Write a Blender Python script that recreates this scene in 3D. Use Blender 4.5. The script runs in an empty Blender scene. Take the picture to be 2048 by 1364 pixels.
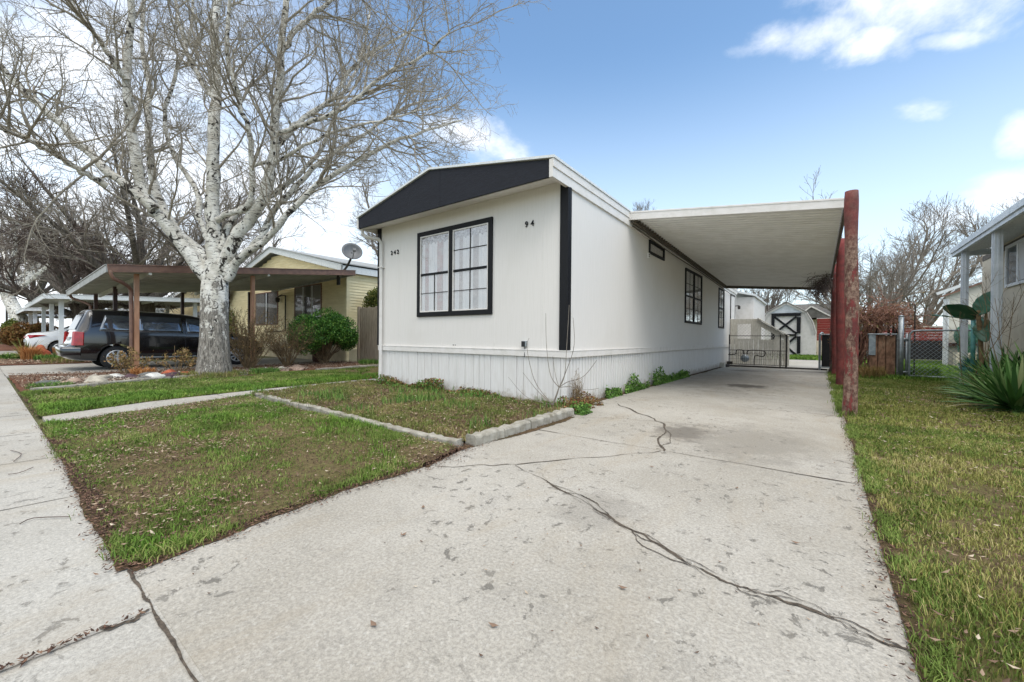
import bpy, math, random
import numpy as np
from mathutils import Vector, Matrix
S=bpy.context.scene; COL=S.collection
RNG=np.random.default_rng(7); random.seed(7)
R=math.radians
# ------------------------------------------------------------------ materials
def lin(h):
    h=h.lstrip('#'); c=[int(h[i:i+2],16)/255 for i in (0,2,4)]
    return tuple([(x/12.92 if x<=.04045 else ((x+.055)/1.055)**2.4) for x in c])+(1,)
class NT:
    def __init__(s,nt): s.t=nt; s.n=nt.nodes; s.l=nt.links
    def add(s,ty,ins=None,**kw):
        n=s.n.new(ty)
        for k,v in kw.items(): setattr(n,k,v)
        for k,v in (ins or {}).items():
            if isinstance(v,bpy.types.NodeSocket): s.l.new(v,n.inputs[k])
            else: n.inputs[k].default_value=v
        return n
    def math(s,op,a,b=0,c=0,clamp=False):
        n=s.n.new('ShaderNodeMath'); n.operation=op; n.use_clamp=clamp
        for i,v in enumerate((a,b,c)):
            if isinstance(v,bpy.types.NodeSocket): s.l.new(v,n.inputs[i])
            else: n.inputs[i].default_value=v
        return n.outputs[0]
    def mix(s,f,a,b,mode='MIX'):
        n=s.n.new('ShaderNodeMix'); n.data_type='RGBA'; n.blend_type=mode
        for i,v in ((0,f),(6,a),(7,b)):
            if isinstance(v,bpy.types.NodeSocket): s.l.new(v,n.inputs[i])
            else: n.inputs[i].default_value=v
        return n.outputs[2]
    def noise(s,vec,scale,detail=4,rough=.55,dist=0):
        return s.add('ShaderNodeTexNoise',{'Vector':vec,'Scale':scale,'Detail':detail,'Roughness':rough,'Distortion':dist}).outputs[0]
    def ramp(s,f,stops):
        n=s.n.new('ShaderNodeValToRGB'); s.l.new(f,n.inputs[0]); e=n.color_ramp.elements
        while len(e)<len(stops): e.new(.5)
        for i,(p,c) in enumerate(stops):
            e[i].position=p; e[i].color=c if hasattr(c,'__len__') else (c,c,c,1)
        return n.outputs[0]
    def ss(s,f,a,b):
        n=s.n.new('ShaderNodeMapRange'); n.interpolation_type='SMOOTHSTEP'; s.l.new(f,n.inputs[0])
        n.inputs[1].default_value=a; n.inputs[2].default_value=b; return n.outputs[0]
    def stretch(s,vec,sc):
        return s.add('ShaderNodeMapping',{'Vector':vec,'Scale':sc}).outputs[0]
def newmat(name):
    m=bpy.data.materials.new(name); m.use_nodes=True; nt=NT(m.node_tree)
    b=m.node_tree.nodes['Principled BSDF']; g=nt.add('ShaderNodeNewGeometry').outputs['Position']
    return m,nt,b,g
def bump(nt,b,h,st,dist=.01):
    n=nt.add('ShaderNodeBump',{'Height':h,'Strength':st,'Distance':dist}); nt.l.new(n.outputs[0],b.inputs['Normal'])
def pm(name,c,c2=None,scale=6,rough=.7,bs=.25,metal=0,stretch=None,fine=60,spec=.5,dirt=None,dirts=1.3,lo=.35,hi=.65,bd=.01,coat=0):
    "procedural paint/wood/stone: two colours mixed by noise, optional dirt colour, bump"
    m,nt,b,g=newmat(name); c=lin(c) if isinstance(c,str) else c
    c2=(lin(c2) if isinstance(c2,str) else c2) or tuple(x*.82 for x in c[:3])+(1,)
    v=nt.stretch(g,stretch) if stretch else g
    n1=nt.noise(v,scale,5,.6); f=nt.ss(n1,lo,hi); col=nt.mix(f,c,c2)
    if dirt: col=nt.mix(nt.ss(nt.noise(v,dirts,6,.7),.52,.75),col,lin(dirt))
    nt.l.new(col,b.inputs['Base Color']); b.inputs['Roughness'].default_value=rough
    b.inputs['Metallic'].default_value=metal; b.inputs['Specular IOR Level'].default_value=spec
    if coat: b.inputs['Coat Weight'].default_value=coat; b.inputs['Coat Roughness'].default_value=.03
    if bs: bump(nt,b,nt.noise(v,fine,4,.6),bs,bd)
    return m
def island(name,stops,rough=.75,trans=0.0,pos=None):
    "each separate leaf/blade/chip takes its own colour"
    m,nt,b,g=newmat(name); gi=nt.n.new('ShaderNodeNewGeometry').outputs['Random Per Island']
    f=gi
    if pos:
        f=nt.math('ADD',nt.math('MULTIPLY',gi,.55),nt.math('MULTIPLY',nt.ss(nt.noise(g,pos,3),.35,.68),.45))
    nt.l.new(nt.ramp(f,[(p,lin(c)) for p,c in stops]),b.inputs['Base Color']); b.inputs['Roughness'].default_value=rough
    b.inputs['Specular IOR Level'].default_value=.25
    return m
M={}
def siding(name,c,c2,dirt):
    m,nt,b,g=newmat(name)
    vs=nt.stretch(g,(9,9,.35)); st=nt.noise(vs,6,5,.65)
    big=nt.noise(g,.8,4,.6)
    col=nt.mix(nt.ss(st,.38,.7),lin(c),lin(c2)); col=nt.mix(nt.math('MULTIPLY',nt.ss(big,.5,.8),.35),col,lin(dirt))
    sp=nt.ss(nt.noise(g,28,3,.5),.735,.76); col=nt.mix(nt.math('MULTIPLY',sp,.35),col,lin('77736a'))
    rust=nt.ss(nt.noise(nt.stretch(g,(7,7,.22)),2.2,5,.7),.66,.74); col=nt.mix(nt.math('MULTIPLY',rust,.3),col,lin('a39a89'))
    nt.l.new(col,b.inputs['Base Color']); b.inputs['Roughness'].default_value=.62
    h=nt.math('ADD',nt.noise(nt.stretch(g,(60,60,2.2)),3,5,.7),nt.math('MULTIPLY',big,.6)); bump(nt,b,h,.13,.003)
    return m
M['white_wall']=siding('white_wall_paint','e0dcd7','dbd7d1','d0cbc2')
M['white_trim']=pm('white_trim_paint','e2deda','dad6d0',7,.5,.1,dirt='cbc8c1',dirts=3)
M['white_skirt']=pm('white_skirt_metal','e2e0dd','dad7d3',5,.45,.08,stretch=(6,6,.6),dirt='d2cfc9',dirts=2)
def splash(m):
    "rain-splashed earth low on the skirting"
    nt=NT(m.node_tree); b=m.node_tree.nodes['Principled BSDF']; g=nt.add('ShaderNodeNewGeometry').outputs['Position']; z=nt.add('ShaderNodeSeparateXYZ',{0:g}).outputs[2]
    src=b.inputs['Base Color'].links[0].from_socket; f=nt.math('MULTIPLY',nt.ss(nt.math('SUBTRACT',nt.noise(g,7,6,.7),nt.math('MULTIPLY',z,1.7)),.18,.5),.6)
    nt.l.new(nt.mix(f,src,lin('9a8c76')),b.inputs['Base Color'])
splash(M['white_skirt'])
M['black_trim']=pm('black_painted_wood','111319','0a0b0e',9,.6,.4,spec=.3,stretch=(14,14,1.2),fine=12)
M['gable']=pm('charcoal_gable_board','1f222b','191b23',7,.65,.5,spec=.3,stretch=(1.5,4,9),fine=16)
M['glass']=None
def glassmat(name,tint=(1,1,1,1),refl=.14,rough=.02):
    m=bpy.data.materials.new(name); m.use_nodes=True; nt=NT(m.node_tree); nt.n.clear()
    g=nt.add('ShaderNodeNewGeometry').outputs['Position']
    bn=nt.add('ShaderNodeBump',{'Height':nt.noise(g,3.5,2),'Strength':.12,'Distance':.02}).outputs[0]
    t=nt.add('ShaderNodeBsdfTransparent',{'Color':tint}).outputs[0]; gl=nt.add('ShaderNodeBsdfGlossy',{'Roughness':rough,'Normal':bn}).outputs[0]
    fr=nt.add('ShaderNodeLayerWeight',{'Blend':.5}).outputs['Facing']; f=nt.math('MULTIPLY_ADD',nt.math('POWER',fr,4.5),.8,refl+.04,clamp=True)
    o=nt.add('ShaderNodeOutputMaterial'); mx=nt.add('ShaderNodeMixShader',{0:f,1:t,2:gl}).outputs[0]; nt.l.new(mx,o.inputs[0]); return m
M['glass']=glassmat('window_glass',refl=.13)
M['dark_glass']=pm('dark_window_glass','6a727b','7c848e',2,.05,0,spec=1,metal=.75)
M['curtain']=pm('white_sheer_curtain','cfcfcd','bfc1c2',3,.85,.3,stretch=(20,20,.6),fine=5)
M['dim_curtain']=pm('taupe_inner_curtain','a39e9a','8b8580',14,.9,.5,fine=30)
M['red_curtain']=pm('faded_red_curtain','9a918d','94716a',9,.9,.5,fine=30)
M['lace']=pm('grey_lace_valance','b5b5b6','77777a',30,.9,.6,fine=40)
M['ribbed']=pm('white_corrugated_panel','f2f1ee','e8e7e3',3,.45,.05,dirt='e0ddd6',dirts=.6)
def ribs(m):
    "dark stripes at rib pitch: shade of the valleys painted into the panel colour"
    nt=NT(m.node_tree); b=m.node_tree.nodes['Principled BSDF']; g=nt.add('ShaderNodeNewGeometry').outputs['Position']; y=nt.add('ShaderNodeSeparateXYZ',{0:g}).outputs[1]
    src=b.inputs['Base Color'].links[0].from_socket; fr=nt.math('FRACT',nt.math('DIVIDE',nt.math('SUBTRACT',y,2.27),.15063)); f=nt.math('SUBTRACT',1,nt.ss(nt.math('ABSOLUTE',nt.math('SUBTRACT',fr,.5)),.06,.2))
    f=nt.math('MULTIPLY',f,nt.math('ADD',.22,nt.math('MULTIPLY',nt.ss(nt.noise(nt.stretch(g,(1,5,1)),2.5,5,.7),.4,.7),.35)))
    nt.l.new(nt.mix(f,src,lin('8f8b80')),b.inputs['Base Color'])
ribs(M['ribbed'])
M['galv']=pm('galvanised_steel','9aa2a6','858d92',14,.4,.15,metal=.6)
M['iron']=pm('dark_wrought_iron','23211f','3a332c',20,.7,.4)
M['rust']=pm('rusty_gutter_metal','4a4640','6d665b',16,.8,.5,dirt='5d3d28',dirts=8)
# red log: paint flaking off bark
def redlog():
    m,nt,b,g=newmat('peeling_red_paint_log')
    v=nt.stretch(g,(1,1,.28)); z=nt.add('ShaderNodeSeparateXYZ',{0:g}).outputs
    peel=nt.ss(nt.math('ADD',nt.noise(v,14,8,.75),nt.math('MULTIPLY',nt.noise(v,2.2,3,.5),.55)),.695,.76)
    only=nt.ss(z[1],5.4,2.6)      # the log nearest the street has lost the most paint
    peel=nt.math('MULTIPLY',peel,nt.math('MULTIPLY_ADD',only,.85,.1)); peel=nt.math('MULTIPLY',peel,nt.math('SUBTRACT',1,nt.math('MULTIPLY',nt.ss(z[2],2.1,2.6),.8)))
    red=nt.mix(nt.ss(nt.noise(g,7,5),.35,.7),lin('7e3431'),lin('5c2927'))
    bark=nt.mix(nt.ss(nt.noise(nt.stretch(g,(1,1,.8)),26,6,.75),.36,.66),lin('54392f'),lin('9c8371'))
    nt.l.new(nt.mix(peel,red,bark),b.inputs['Base Color']); b.inputs['Roughness'].default_value=.75
    h=nt.math('ADD',nt.math('MULTIPLY',peel,-.6),nt.noise(nt.stretch(g,(1,1,.5)),35,7,.75)); bump(nt,b,h,.8,.012); return m
M['redlog']=redlog()
def concrete(name,c,c2,spall=1.0,grime=None):
    m,nt,b,g=newmat(name)
    big=nt.noise(g,.55,6,.62); mid=nt.noise(g,3.2,6,.65); fine=nt.noise(g,70,3,.75); fine2=nt.noise(g,260,2,.8)
    col=nt.mix(nt.ss(big,.35,.68),lin(c),lin(c2)); 
    col=nt.mix(nt.math('MULTIPLY',nt.ss(mid,.5,.8),.4),col,lin('8f8c85'))
    agg=nt.math('ADD',nt.math('MULTIPLY',nt.ss(fine,.3,.72),.62),nt.math('MULTIPLY',nt.ss(fine2,.3,.7),.38))
    col=nt.mix(nt.math('MULTIPLY',nt.math('SUBTRACT',1,agg),.62),col,lin('5e5b56')); col=nt.mix(nt.math('MULTIPLY',nt.ss(nt.noise(g,48,2,.6),.58,.7),.2),col,lin('dedbd4'))
    # pits and spalled flakes with a ragged edge
    d=nt.noise(g,11,6,.7,.5); dmask=nt.ss(nt.noise(g,.8,3,.6),.42,.56)
    sp=nt.math('MULTIPLY',nt.ss(d,.575,.635),dmask); pit=nt.ss(nt.noise(g,34,4,.7),.685,.72)
    hole=nt.math('MAXIMUM',nt.math('MULTIPLY',sp,.85*spall),nt.math('MULTIPLY',pit,.8))
    col=nt.mix(hole,col,lin('5d5a54'))
    tan=nt.ss(nt.noise(nt.stretch(g,(1.6,.45,1)),1.1,6,.7,.4),.5,.72); col=nt.mix(nt.math('MULTIPLY',tan,.38),col,lin('9a8d78'))
    # hairline crazing
    vo=nt.add('ShaderNodeTexVoronoi',{'Vector':nt.add('ShaderNodeVectorMath',{0:g,1:nt.add('ShaderNodeTexNoise',{'Vector':g,'Scale':6.,'Detail':4.}).outputs[1]},operation='ADD').outputs[0],'Scale':3.2},feature='DISTANCE_TO_EDGE').outputs[0]
    hair=nt.math('MULTIPLY',nt.math('SUBTRACT',1,nt.ss(vo,0,.012)),nt.math('MULTIPLY',nt.ss(mid,.5,.65),.5)); col=nt.mix(nt.math('MULTIPLY',hair,.6),col,lin('5a5751'))
    if grime:
        # oil drips and damp tracks, each with its own place on the slab
        for (cx,cy,rx,ry,k,cc) in grime:
            s=nt.add('ShaderNodeSeparateXYZ',{0:g}).outputs
            dx=nt.math('DIVIDE',nt.math('SUBTRACT',s[0],cx),rx); dy=nt.math('DIVIDE',nt.math('SUBTRACT',s[1],cy),ry)
            rr=nt.math('SQRT',nt.math('ADD',nt.math('MULTIPLY',dx,dx),nt.math('MULTIPLY',dy,dy)))
            rr=nt.math('ADD',rr,nt.math('MULTIPLY',nt.math('SUBTRACT',nt.noise(g,3.4,6,.72),.5),2.4))
            col=nt.mix(nt.math('MULTIPLY',nt.math('SUBTRACT',1,nt.ss(rr,.35,1.15)),k),col,lin(cc))
    nt.l.new(col,b.inputs['Base Color']); b.inputs['Roughness'].default_value=.88; b.inputs['Specular IOR Level'].default_value=.25
    h=nt.math('SUBTRACT',nt.math('ADD',nt.math('MULTIPLY',fine,.5),nt.math('MULTIPLY',fine2,.3)),nt.math('MULTIPLY',hole,.8)); bump(nt,b,h,.65,.006)
    return m
M['drive']=concrete('old_driveway_concrete','c4bfb5','b0aa9e',.85,[(1.62,4.9,.5,.45,.85,'3d3630'),(1.75,-.55,.34,.5,.8,'67625b'),(1.0,9.9,.6,.3,.6,'4b443d'),(2.6,10.8,.9,.3,.55,'4b443d'),(1.2,6.4,1.5,3.0,.42,'6d675f'),(1.9,-3.0,.3,.3,.35,'6f6a62'),(2.4,-.6,.7,1.0,.45,'78736b'),(1.7,3.0,.9,.8,.25,'79746b')])
M['walk']=concrete('pale_sidewalk_concrete','c8c5bd','b8b4ab',.7)
M['curb']=pm('rough_cast_concrete','a5a196','8b867a',9,.9,.6,fine=50,dirt='6b6452',dirts=5)
def soilmat(name,a,b_,c):
    m,nt,b,g=newmat(name)
    col=nt.mix(nt.ss(nt.noise(g,1.1,5,.65),.38,.62),lin(a),lin(b_)); col=nt.mix(nt.math('MULTIPLY',nt.ss(nt.noise(g,26,5,.75),.45,.62),.7),col,lin(c))
    nt.l.new(col,b.inputs['Base Color']); b.inputs['Roughness'].default_value=.95; b.inputs['Specular IOR Level'].default_value=.1
    bump(nt,b,nt.noise(g,45,6,.75),.9,.02); return m
M['soil']=soilmat('damp_brown_soil','6b5844','5a5038','4a3d2e')
M['soil_g']=soilmat('thatchy_lawn_soil','75684c','6a673f','574a36')
M['mulch']=soilmat('red_brown_mulch','6b4636','573a2e','8a6a58')
M['far_ground']=soilmat('distant_ground','77785a','6b6d4a','5b5c42')
M['asphalt']=pm('street_asphalt','56565a','4a4a4d',20,.9,.5)
M['crack']=pm('dirt_filled_crack','61564a','3d362e',40,.95,.4)
M['joint']=pm('dirty_control_joint','6a645b','4a453e',25,.95,.3)
G={}
G['lawn']=island('green_lawn_blades',[(0,'505c28'),(.3,'5f7230'),(.55,'6c823c'),(.75,'86974b'),(.9,'a79d6a'),(1,'b9ad84')],pos=1.3)
G['bright']=island('bright_lawn_blades',[(0,'4c672a'),(.5,'62852f'),(.85,'7d9a3e'),(1,'a09f60')],pos=2)
G['dry']=island('yellowish_lawn_blades',[(0,'566228'),(.25,'75803a'),(.5,'8b8c4a'),(.75,'a39c5e'),(1,'c0b383')],pos=.8)
G['bed']=island('weedy_bed_blades',[(0,'55602f'),(.4,'6f7a3c'),(.7,'8a8352'),(1,'a88f6c')],pos=1.5)
G['leafy']=island('green_weed_leaves',[(0,'3c5a26'),(.5,'557a34'),(1,'7b9a4a')])
G['rusty']=island('rusty_weed_leaves',[(0,'5a4030'),(.4,'7d5638'),(.7,'6d7040'),(1,'a26f4d')])
G['litter']=island('fallen_leaf_litter',[(0,'4a382d'),(.4,'6d5747'),(.7,'8a7462'),(.92,'a8957f'),(1,'c9bda9')])
G['chips']=island('dark_edge_debris',[(0,'2f241e'),(.5,'4d382e'),(.8,'6f5344'),(1,'8d745f')])
G['bush']=island('glossy_dark_leaves',[(0,'26481d'),(.4,'3d6a28'),(.8,'5f8c36'),(1,'8cae52')],rough=.45)
G['yucca']=island('yucca_blades',[(0,'2f5028'),(.4,'50783a'),(.75,'7d9c60'),(.96,'7f9060'),(1,'a59a6c')],rough=.5)
G['fern']=island('conifer_sprays',[(0,'3e4c22'),(.5,'5c6a2e'),(1,'8a8446')])
G['brownbush']=island('russet_twig_leaves',[(0,'4e3a26'),(.4,'77502e'),(.75,'8d6a3a'),(1,'6a6a38')])
G['drybush']=island('dry_shrub_leaves',[(0,'6b6238'),(.4,'8a7a4a'),(.8,'a8835a'),(1,'b59a74')])
G['orange']=island('orange_dry_grass',[(0,'8a5a34'),(.5,'b57a44'),(1,'d1a06c')])
G['stone']=island('gravel_bits',[(0,'6f6258'),(.4,'8f8478'),(.8,'b3a99b'),(1,'cdc6ba')],rough=.9)
M['twig']=pm('grey_brown_twig','a39b8c','80776a',9,.85,.2)
M['twig_dark']=pm('dark_bare_twig','6a5c55','4b403b',5,.9,.2)
M['twig_mid']=pm('grey_bare_twig','8f877c','6f675d',5,.9,.2)
M['twig_red']=pm('reddish_vine_stem','a07a68','7a5646',12,.85,.3)
M['stem']=pm('tan_shrub_stem','8a7556','64543c',12,.85,.3)
def birch():
    m,nt,b,g=newmat('white_bark')
    z=nt.add('ShaderNodeSeparateXYZ',{0:g}).outputs[2]
    base=nt.mix(nt.ss(nt.noise(g,4,5,.6),.35,.65),lin('e4e1d9'),lin('c4bfb3'))
    v=nt.stretch(g,(2.2,2.2,9)); marks=nt.ss(nt.noise(v,3.6,5,.7,.8),.55,.6)
    knots=nt.ss(nt.noise(g,4.5,4,.6,1.2),.56,.61)
    upper=nt.mix(nt.math('MAXIMUM',nt.math('MULTIPLY',marks,.85),knots),base,lin('2e2822'))
    fur=nt.noise(nt.stretch(g,(14,14,2)),2.2,7,.75,.6)
    grey=nt.mix(nt.ss(fur,.38,.62),lin('47423b'),lin('a39d93'))
    orange=nt.math('MULTIPLY',nt.ss(nt.noise(nt.stretch(g,(1,1,.45)),2.3,5,.7),.62,.7),nt.ss(z,2.0,2.6))
    grey=nt.mix(nt.math('MULTIPLY',orange,.7),grey,lin('9a6a3c'))
    pn=nt.noise(nt.stretch(g,(1,1,.55)),7,5,.7)
    thr=nt.math('ADD',nt.math('MULTIPLY',nt.ss(z,.2,3.3),.34),pn); f=nt.ss(thr,.63,.655)
    nt.l.new(nt.mix(f,grey,upper),b.inputs['Base Color']); b.inputs['Roughness'].default_value=.8
    h=nt.math('ADD',nt.math('MULTIPLY',fur,1.0),nt.math('MULTIPLY',f,.4)); bump(nt,b,h,.8,.03); return m
M['birch']=birch()
M['bark']=pm('furrowed_grey_bark','6c645b','46403a',5,.9,.8,stretch=(3,3,.5),fine=16,bd=.03)
M['yellow']=pm('cream_yellow_siding','efe0b6','e2d2a6',2,.6,.1,stretch=(1,1,4))
M['yellow_dark']=pm('tan_skirt_panel','c2b596','b0a384',3,.7,.1)
M['pale']=pm('pale_siding','dcd8cc','cfcabd',3,.6,.1)
M['brownmetal']=pm('brown_gutter_paint','80604f','6e5144',6,.45,.1)
M['brownpost']=pm('tan_brown_post','b98b6c','a27658',7,.5,.12,stretch=(1,1,.3))
M['darkpost']=pm('dark_brown_post','4a3129','38251f',6,.5,.1)
M['beige_under']=pm('grey_green_soffit','bcbdb2','adafa3',2,.55,.05)
M['greymetal']=pm('grey_roof_metal','a7a8a6','92938f',5,.5,.1)
M['whitemetal']=pm('white_roof_metal','dfe2e3','cfd3d4',6,.45,.1,stretch=(5,5,5))
M['bluewhite']=pm('blue_white_post_paint','cfd6dc','bcc5cc',4,.45,.08)
M['cream']=pm('cream_stucco','d6cdb9','c9bfaa',3,.85,.5,fine=80)
M['roofing']=pm('grey_shingles','77746f','5f5c58',3,.9,.5,fine=25)
M['dish']=pm('grey_dish_paint','6f7173','636567',3,.4,.03)
M['fence']=pm('weathered_fence_board','a89b88','877a69',4,.85,.6,stretch=(12,12,.7),fine=9)
M['redfence']=pm('red_painted_boards','93382f','7c2d27',3,.7,.4,stretch=(1,1,10),fine=8)
M['brownboard']=pm('rough_red_brown_board','94705a','694e3c',14,.85,.8,stretch=(1,1,.5),fine=14,dirt='a08a70',dirts=6)
M['mesh_black']=pm('black_privacy_fabric','1b1b1d','242426',5,.85,.2)
M['blackpaint']=pm('black_car_paint','0a0c12','0c0e15',2,.16,0,spec=.6,coat=1)
M['whitepaint']=pm('white_car_paint','e2e4e6','dcdee0',2,.25,0,spec=.6,coat=1)
M['rear_glass']=pm('grey_rear_glass','3a3f46','4a4f57',2,.08,0,spec=.8,metal=.3)
M['redlamp']=pm('red_lamp_lens','b3101c','8d0a15',5,.15,0,spec=.8)
M['plastic']=pm('black_plastic','17181a','202123',10,.5,.1)
M['tyre']=pm('tyre_rubber','1a1a1b','222223',20,.85,.2)
M['alloy']=pm('silver_wheel_cover','c2c5c8','aeb2b5',8,.3,.03,metal=.4)
M['lattice']=pm('grey_painted_lattice','cdc9be','b9b4a8',6,.75,.3,stretch=(5,5,1))
M['teal']=pm('turquoise_paint','63a09c','3f7f80',4,.35,.05)
M['bigleaf']=pm('large_dark_green_leaf','24512f','1d4527',4,.35,.3,stretch=(1,1,1),fine=6)
M['bigleaf2']=pm('large_teal_green_leaf','44705a','35604c',4,.35,.3,fine=6)
M['terracotta']=pm('brown_pot_clay','5a3a2c','4b3025',6,.8,.2)
rock=lambda n,a,b_:pm(n,a,b_,7,.85,.7,fine=22,bd=.02)
M['rock_pale']=rock('pale_river_stone','b9b2a3','9c9587'); M['rock_pink']=rock('pinkish_river_stone','ab9484','8d7768')
M['rock_orange']=rock('orange_sandstone','b56043','944a34'); M['rock_purple']=rock('purple_lava_rock','5d444a','41303a'); M['rock_white']=rock('white_quartz_rock','d6d4ce','bab8b2')
M['rock_grey']=rock('dark_grey_stone','73736f','5b5b58')
M['water']=pm('water_stain','55504a','55504a',3,.4,0)
# ------------------------------------------------------------------ helpers
def tag(o,label=None,cat=None,group=None,kind=None):
    if label: o['label']=label
    if cat: o['category']=cat
    if group: o['group']=group
    if kind: o['kind']=kind
    return o
def thing(name,label,cat,loc=(0,0,0),rz=0,group=None):
    o=bpy.data.objects.new(name,None); COL.objects.link(o); o.location=loc; o.rotation_euler=(0,0,rz); o.empty_display_size=.2
    return tag(o,label,cat,group)
def root_of(o):
    p=o; off=Vector((0,0,0))
    while p: off+=p.location; p=p.parent
    return off
class MB:
    def __init__(s): s.v=[]; s.f=[]
    def add(s,vs,fs):
        n=len(s.v); s.v+= [tuple(v) for v in vs]; s.f+=[tuple(i+n for i in f) for f in fs]; return s
    def box(s,x0,x1,y0,y1,z0,z1):
        return s.add([(x0,y0,z0),(x1,y0,z0),(x1,y1,z0),(x0,y1,z0),(x0,y0,z1),(x1,y0,z1),(x1,y1,z1),(x0,y1,z1)],
            [(0,3,2,1),(4,5,6,7),(0,1,5,4),(1,2,6,5),(2,3,7,6),(3,0,4,7)])
    def bar(s,a,b,w,h,up=(0,0,1)):
        "a straight bar of section w x h between two points"
        a=Vector(a); b=Vector(b); t=(b-a).normalized(); upv=Vector(up)
        if abs(t.dot(upv))>.98: upv=Vector((1,0,0))
        sx=t.cross(upv).normalized()*w/2; sy=sx.cross(t).normalized()*h/2
        vs=[p+i*sx+j*sy for p in (a,b) for i,j in ((-1,-1),(1,-1),(1,1),(-1,1))]
        return s.add(vs,[(0,1,2,3),(7,6,5,4),(0,4,5,1),(1,5,6,2),(2,6,7,3),(3,7,4,0)])
    def prism(s,poly,vec):
        n=len(poly); vec=Vector(vec); vs=[Vector(p) for p in poly]+[Vector(p)+vec for p in poly]
        return s.add(vs,[tuple(range(n))[::-1],tuple(range(n,2*n))]+[(i,(i+1)%n,n+(i+1)%n,n+i) for i in range(n)])
    def tube(s,pts,r,k=8,cap=True):
        pts=[Vector(p) for p in pts]; n=len(pts); rr=r if hasattr(r,'__len__') else [r]*n
        vs=[]; a=None
        for i,p in enumerate(pts):
            t=(pts[min(i+1,n-1)]-pts[max(i-1,0)]).normalized()
            if a is None: a=t.orthogonal().normalized()
            a=(a-t*a.dot(t)).normalized(); b=t.cross(a)
            vs+=[p+(a*math.cos(6.28318*j/k)+b*math.sin(6.28318*j/k))*rr[i] for j in range(k)]
        fs=[(i*k+j,i*k+(j+1)%k,(i+1)*k+(j+1)%k,(i+1)*k+j) for i in range(n-1) for j in range(k)]
        if cap: fs+=[tuple(range(k))[::-1],tuple((n-1)*k+j for j in range(k))]
        return s.add(vs,fs)
    def lathe(s,prof,c=(0,0,0),axis='z',k=20):
        n=len(prof); vs=[]
        for (r,h) in prof:
            for j in range(k):
                x,y=r*math.cos(6.28318*j/k),r*math.sin(6.28318*j/k)
                p={'z':(x,y,h),'x':(h,x,y),'y':(x,h,y)}[axis]; vs.append((p[0]+c[0],p[1]+c[1],p[2]+c[2]))
        return s.add(vs,[(i*k+j,i*k+(j+1)%k,(i+1)*k+(j+1)%k,(i+1)*k+j) for i in range(n-1) for j in range(k)]+[tuple(range(k))[::-1],tuple((n-1)*k+j for j in range(k))])
    def build(s,name,mat,parent=None,bev=0,smooth=False,local=False):
        me=bpy.data.meshes.new(name)
        off=Vector((0,0,0)) if (local or parent is None) else root_of(parent)
        me.from_pydata([(v[0]-off.x,v[1]-off.y,v[2]-off.z) for v in s.v],[],s.f)
        import bmesh
        bm=bmesh.new(); bm.from_mesh(me); bmesh.ops.recalc_face_normals(bm,faces=bm.faces); bm.to_mesh(me); bm.free()
        me.materials.append(mat)
        if smooth: me.shade_smooth()
        o=bpy.data.objects.new(name,me); COL.objects.link(o); o.parent=parent
        if bev:
            b=o.modifiers.new('bevel','BEVEL'); b.width=bev; b.segments=2; b.limit_method='ANGLE'; b.angle_limit=R(40)
        return o
def struct(o): o['kind']='structure'; return o
def npmesh(name,V,F,mat,parent=None,smooth=False,off=None):
    "V (n,3), F (m,k) all faces with k corners"
    V=np.asarray(V,dtype=np.float32); 
    if off is not None: V=V-np.array(off,dtype=np.float32)
    F=np.asarray(F,dtype=np.int32); me=bpy.data.meshes.new(name); m,k=F.shape
    me.vertices.add(len(V)); me.vertices.foreach_set('co',V.ravel())
    me.loops.add(m*k); me.loops.foreach_set('vertex_index',F.ravel())
    me.polygons.add(m); me.polygons.foreach_set('loop_start',np.arange(0,m*k,k,dtype=np.int32))
    if smooth: me.polygons.foreach_set('use_smooth',np.ones(m,dtype=bool))
    me.update(calc_edges=True); me.materials.append(mat)
    o=bpy.data.objects.new(name,me); COL.objects.link(o); o.parent=parent; return o
_L=RNG.random((64,64))
def vnoise(x,y,sc,oct=3):
    o=0;a=1;s=0
    for i in range(oct):
        X=np.asarray(x)*sc*2**i+i*17.3; Y=np.asarray(y)*sc*2**i+i*9.1; xi=np.floor(X).astype(int); yi=np.floor(Y).astype(int)
        fx=X-xi; fy=Y-yi; fx=fx*fx*(3-2*fx); fy=fy*fy*(3-2*fy)
        g=lambda a_,b_:_L[(xi+a_)%64,(yi+b_)%64]
        o=o+a*((g(0,0)*(1-fx)+g(1,0)*fx)*(1-fy)+(g(0,1)*(1-fx)+g(1,1)*fx)*fy); s+=a; a*=.5
    return o/s
def inpoly(x,y,poly):
    c=np.zeros(len(x),bool); n=len(poly)
    for i in range(n):
        x0,y0=poly[i]; x1,y1=poly[(i+1)%n]
        if y0==y1: continue
        k=((y0>y)!=(y1>y))&(x<(x1-x0)*(y-y0)/(y1-y0)+x0); c^=k
    return c
def scatter(poly,n,dens=None):
    P=np.array(poly); lo=P.min(0); hi=P.max(0); x=RNG.uniform(lo[0],hi[0],n*3); y=RNG.uniform(lo[1],hi[1],n*3)
    k=inpoly(x,y,poly); x=x[k]; y=y[k]
    if dens is not None:
        k=RNG.random(len(x))<dens(x,y); x=x[k]; y=y[k]
    return x[:n],y[:n]
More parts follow.
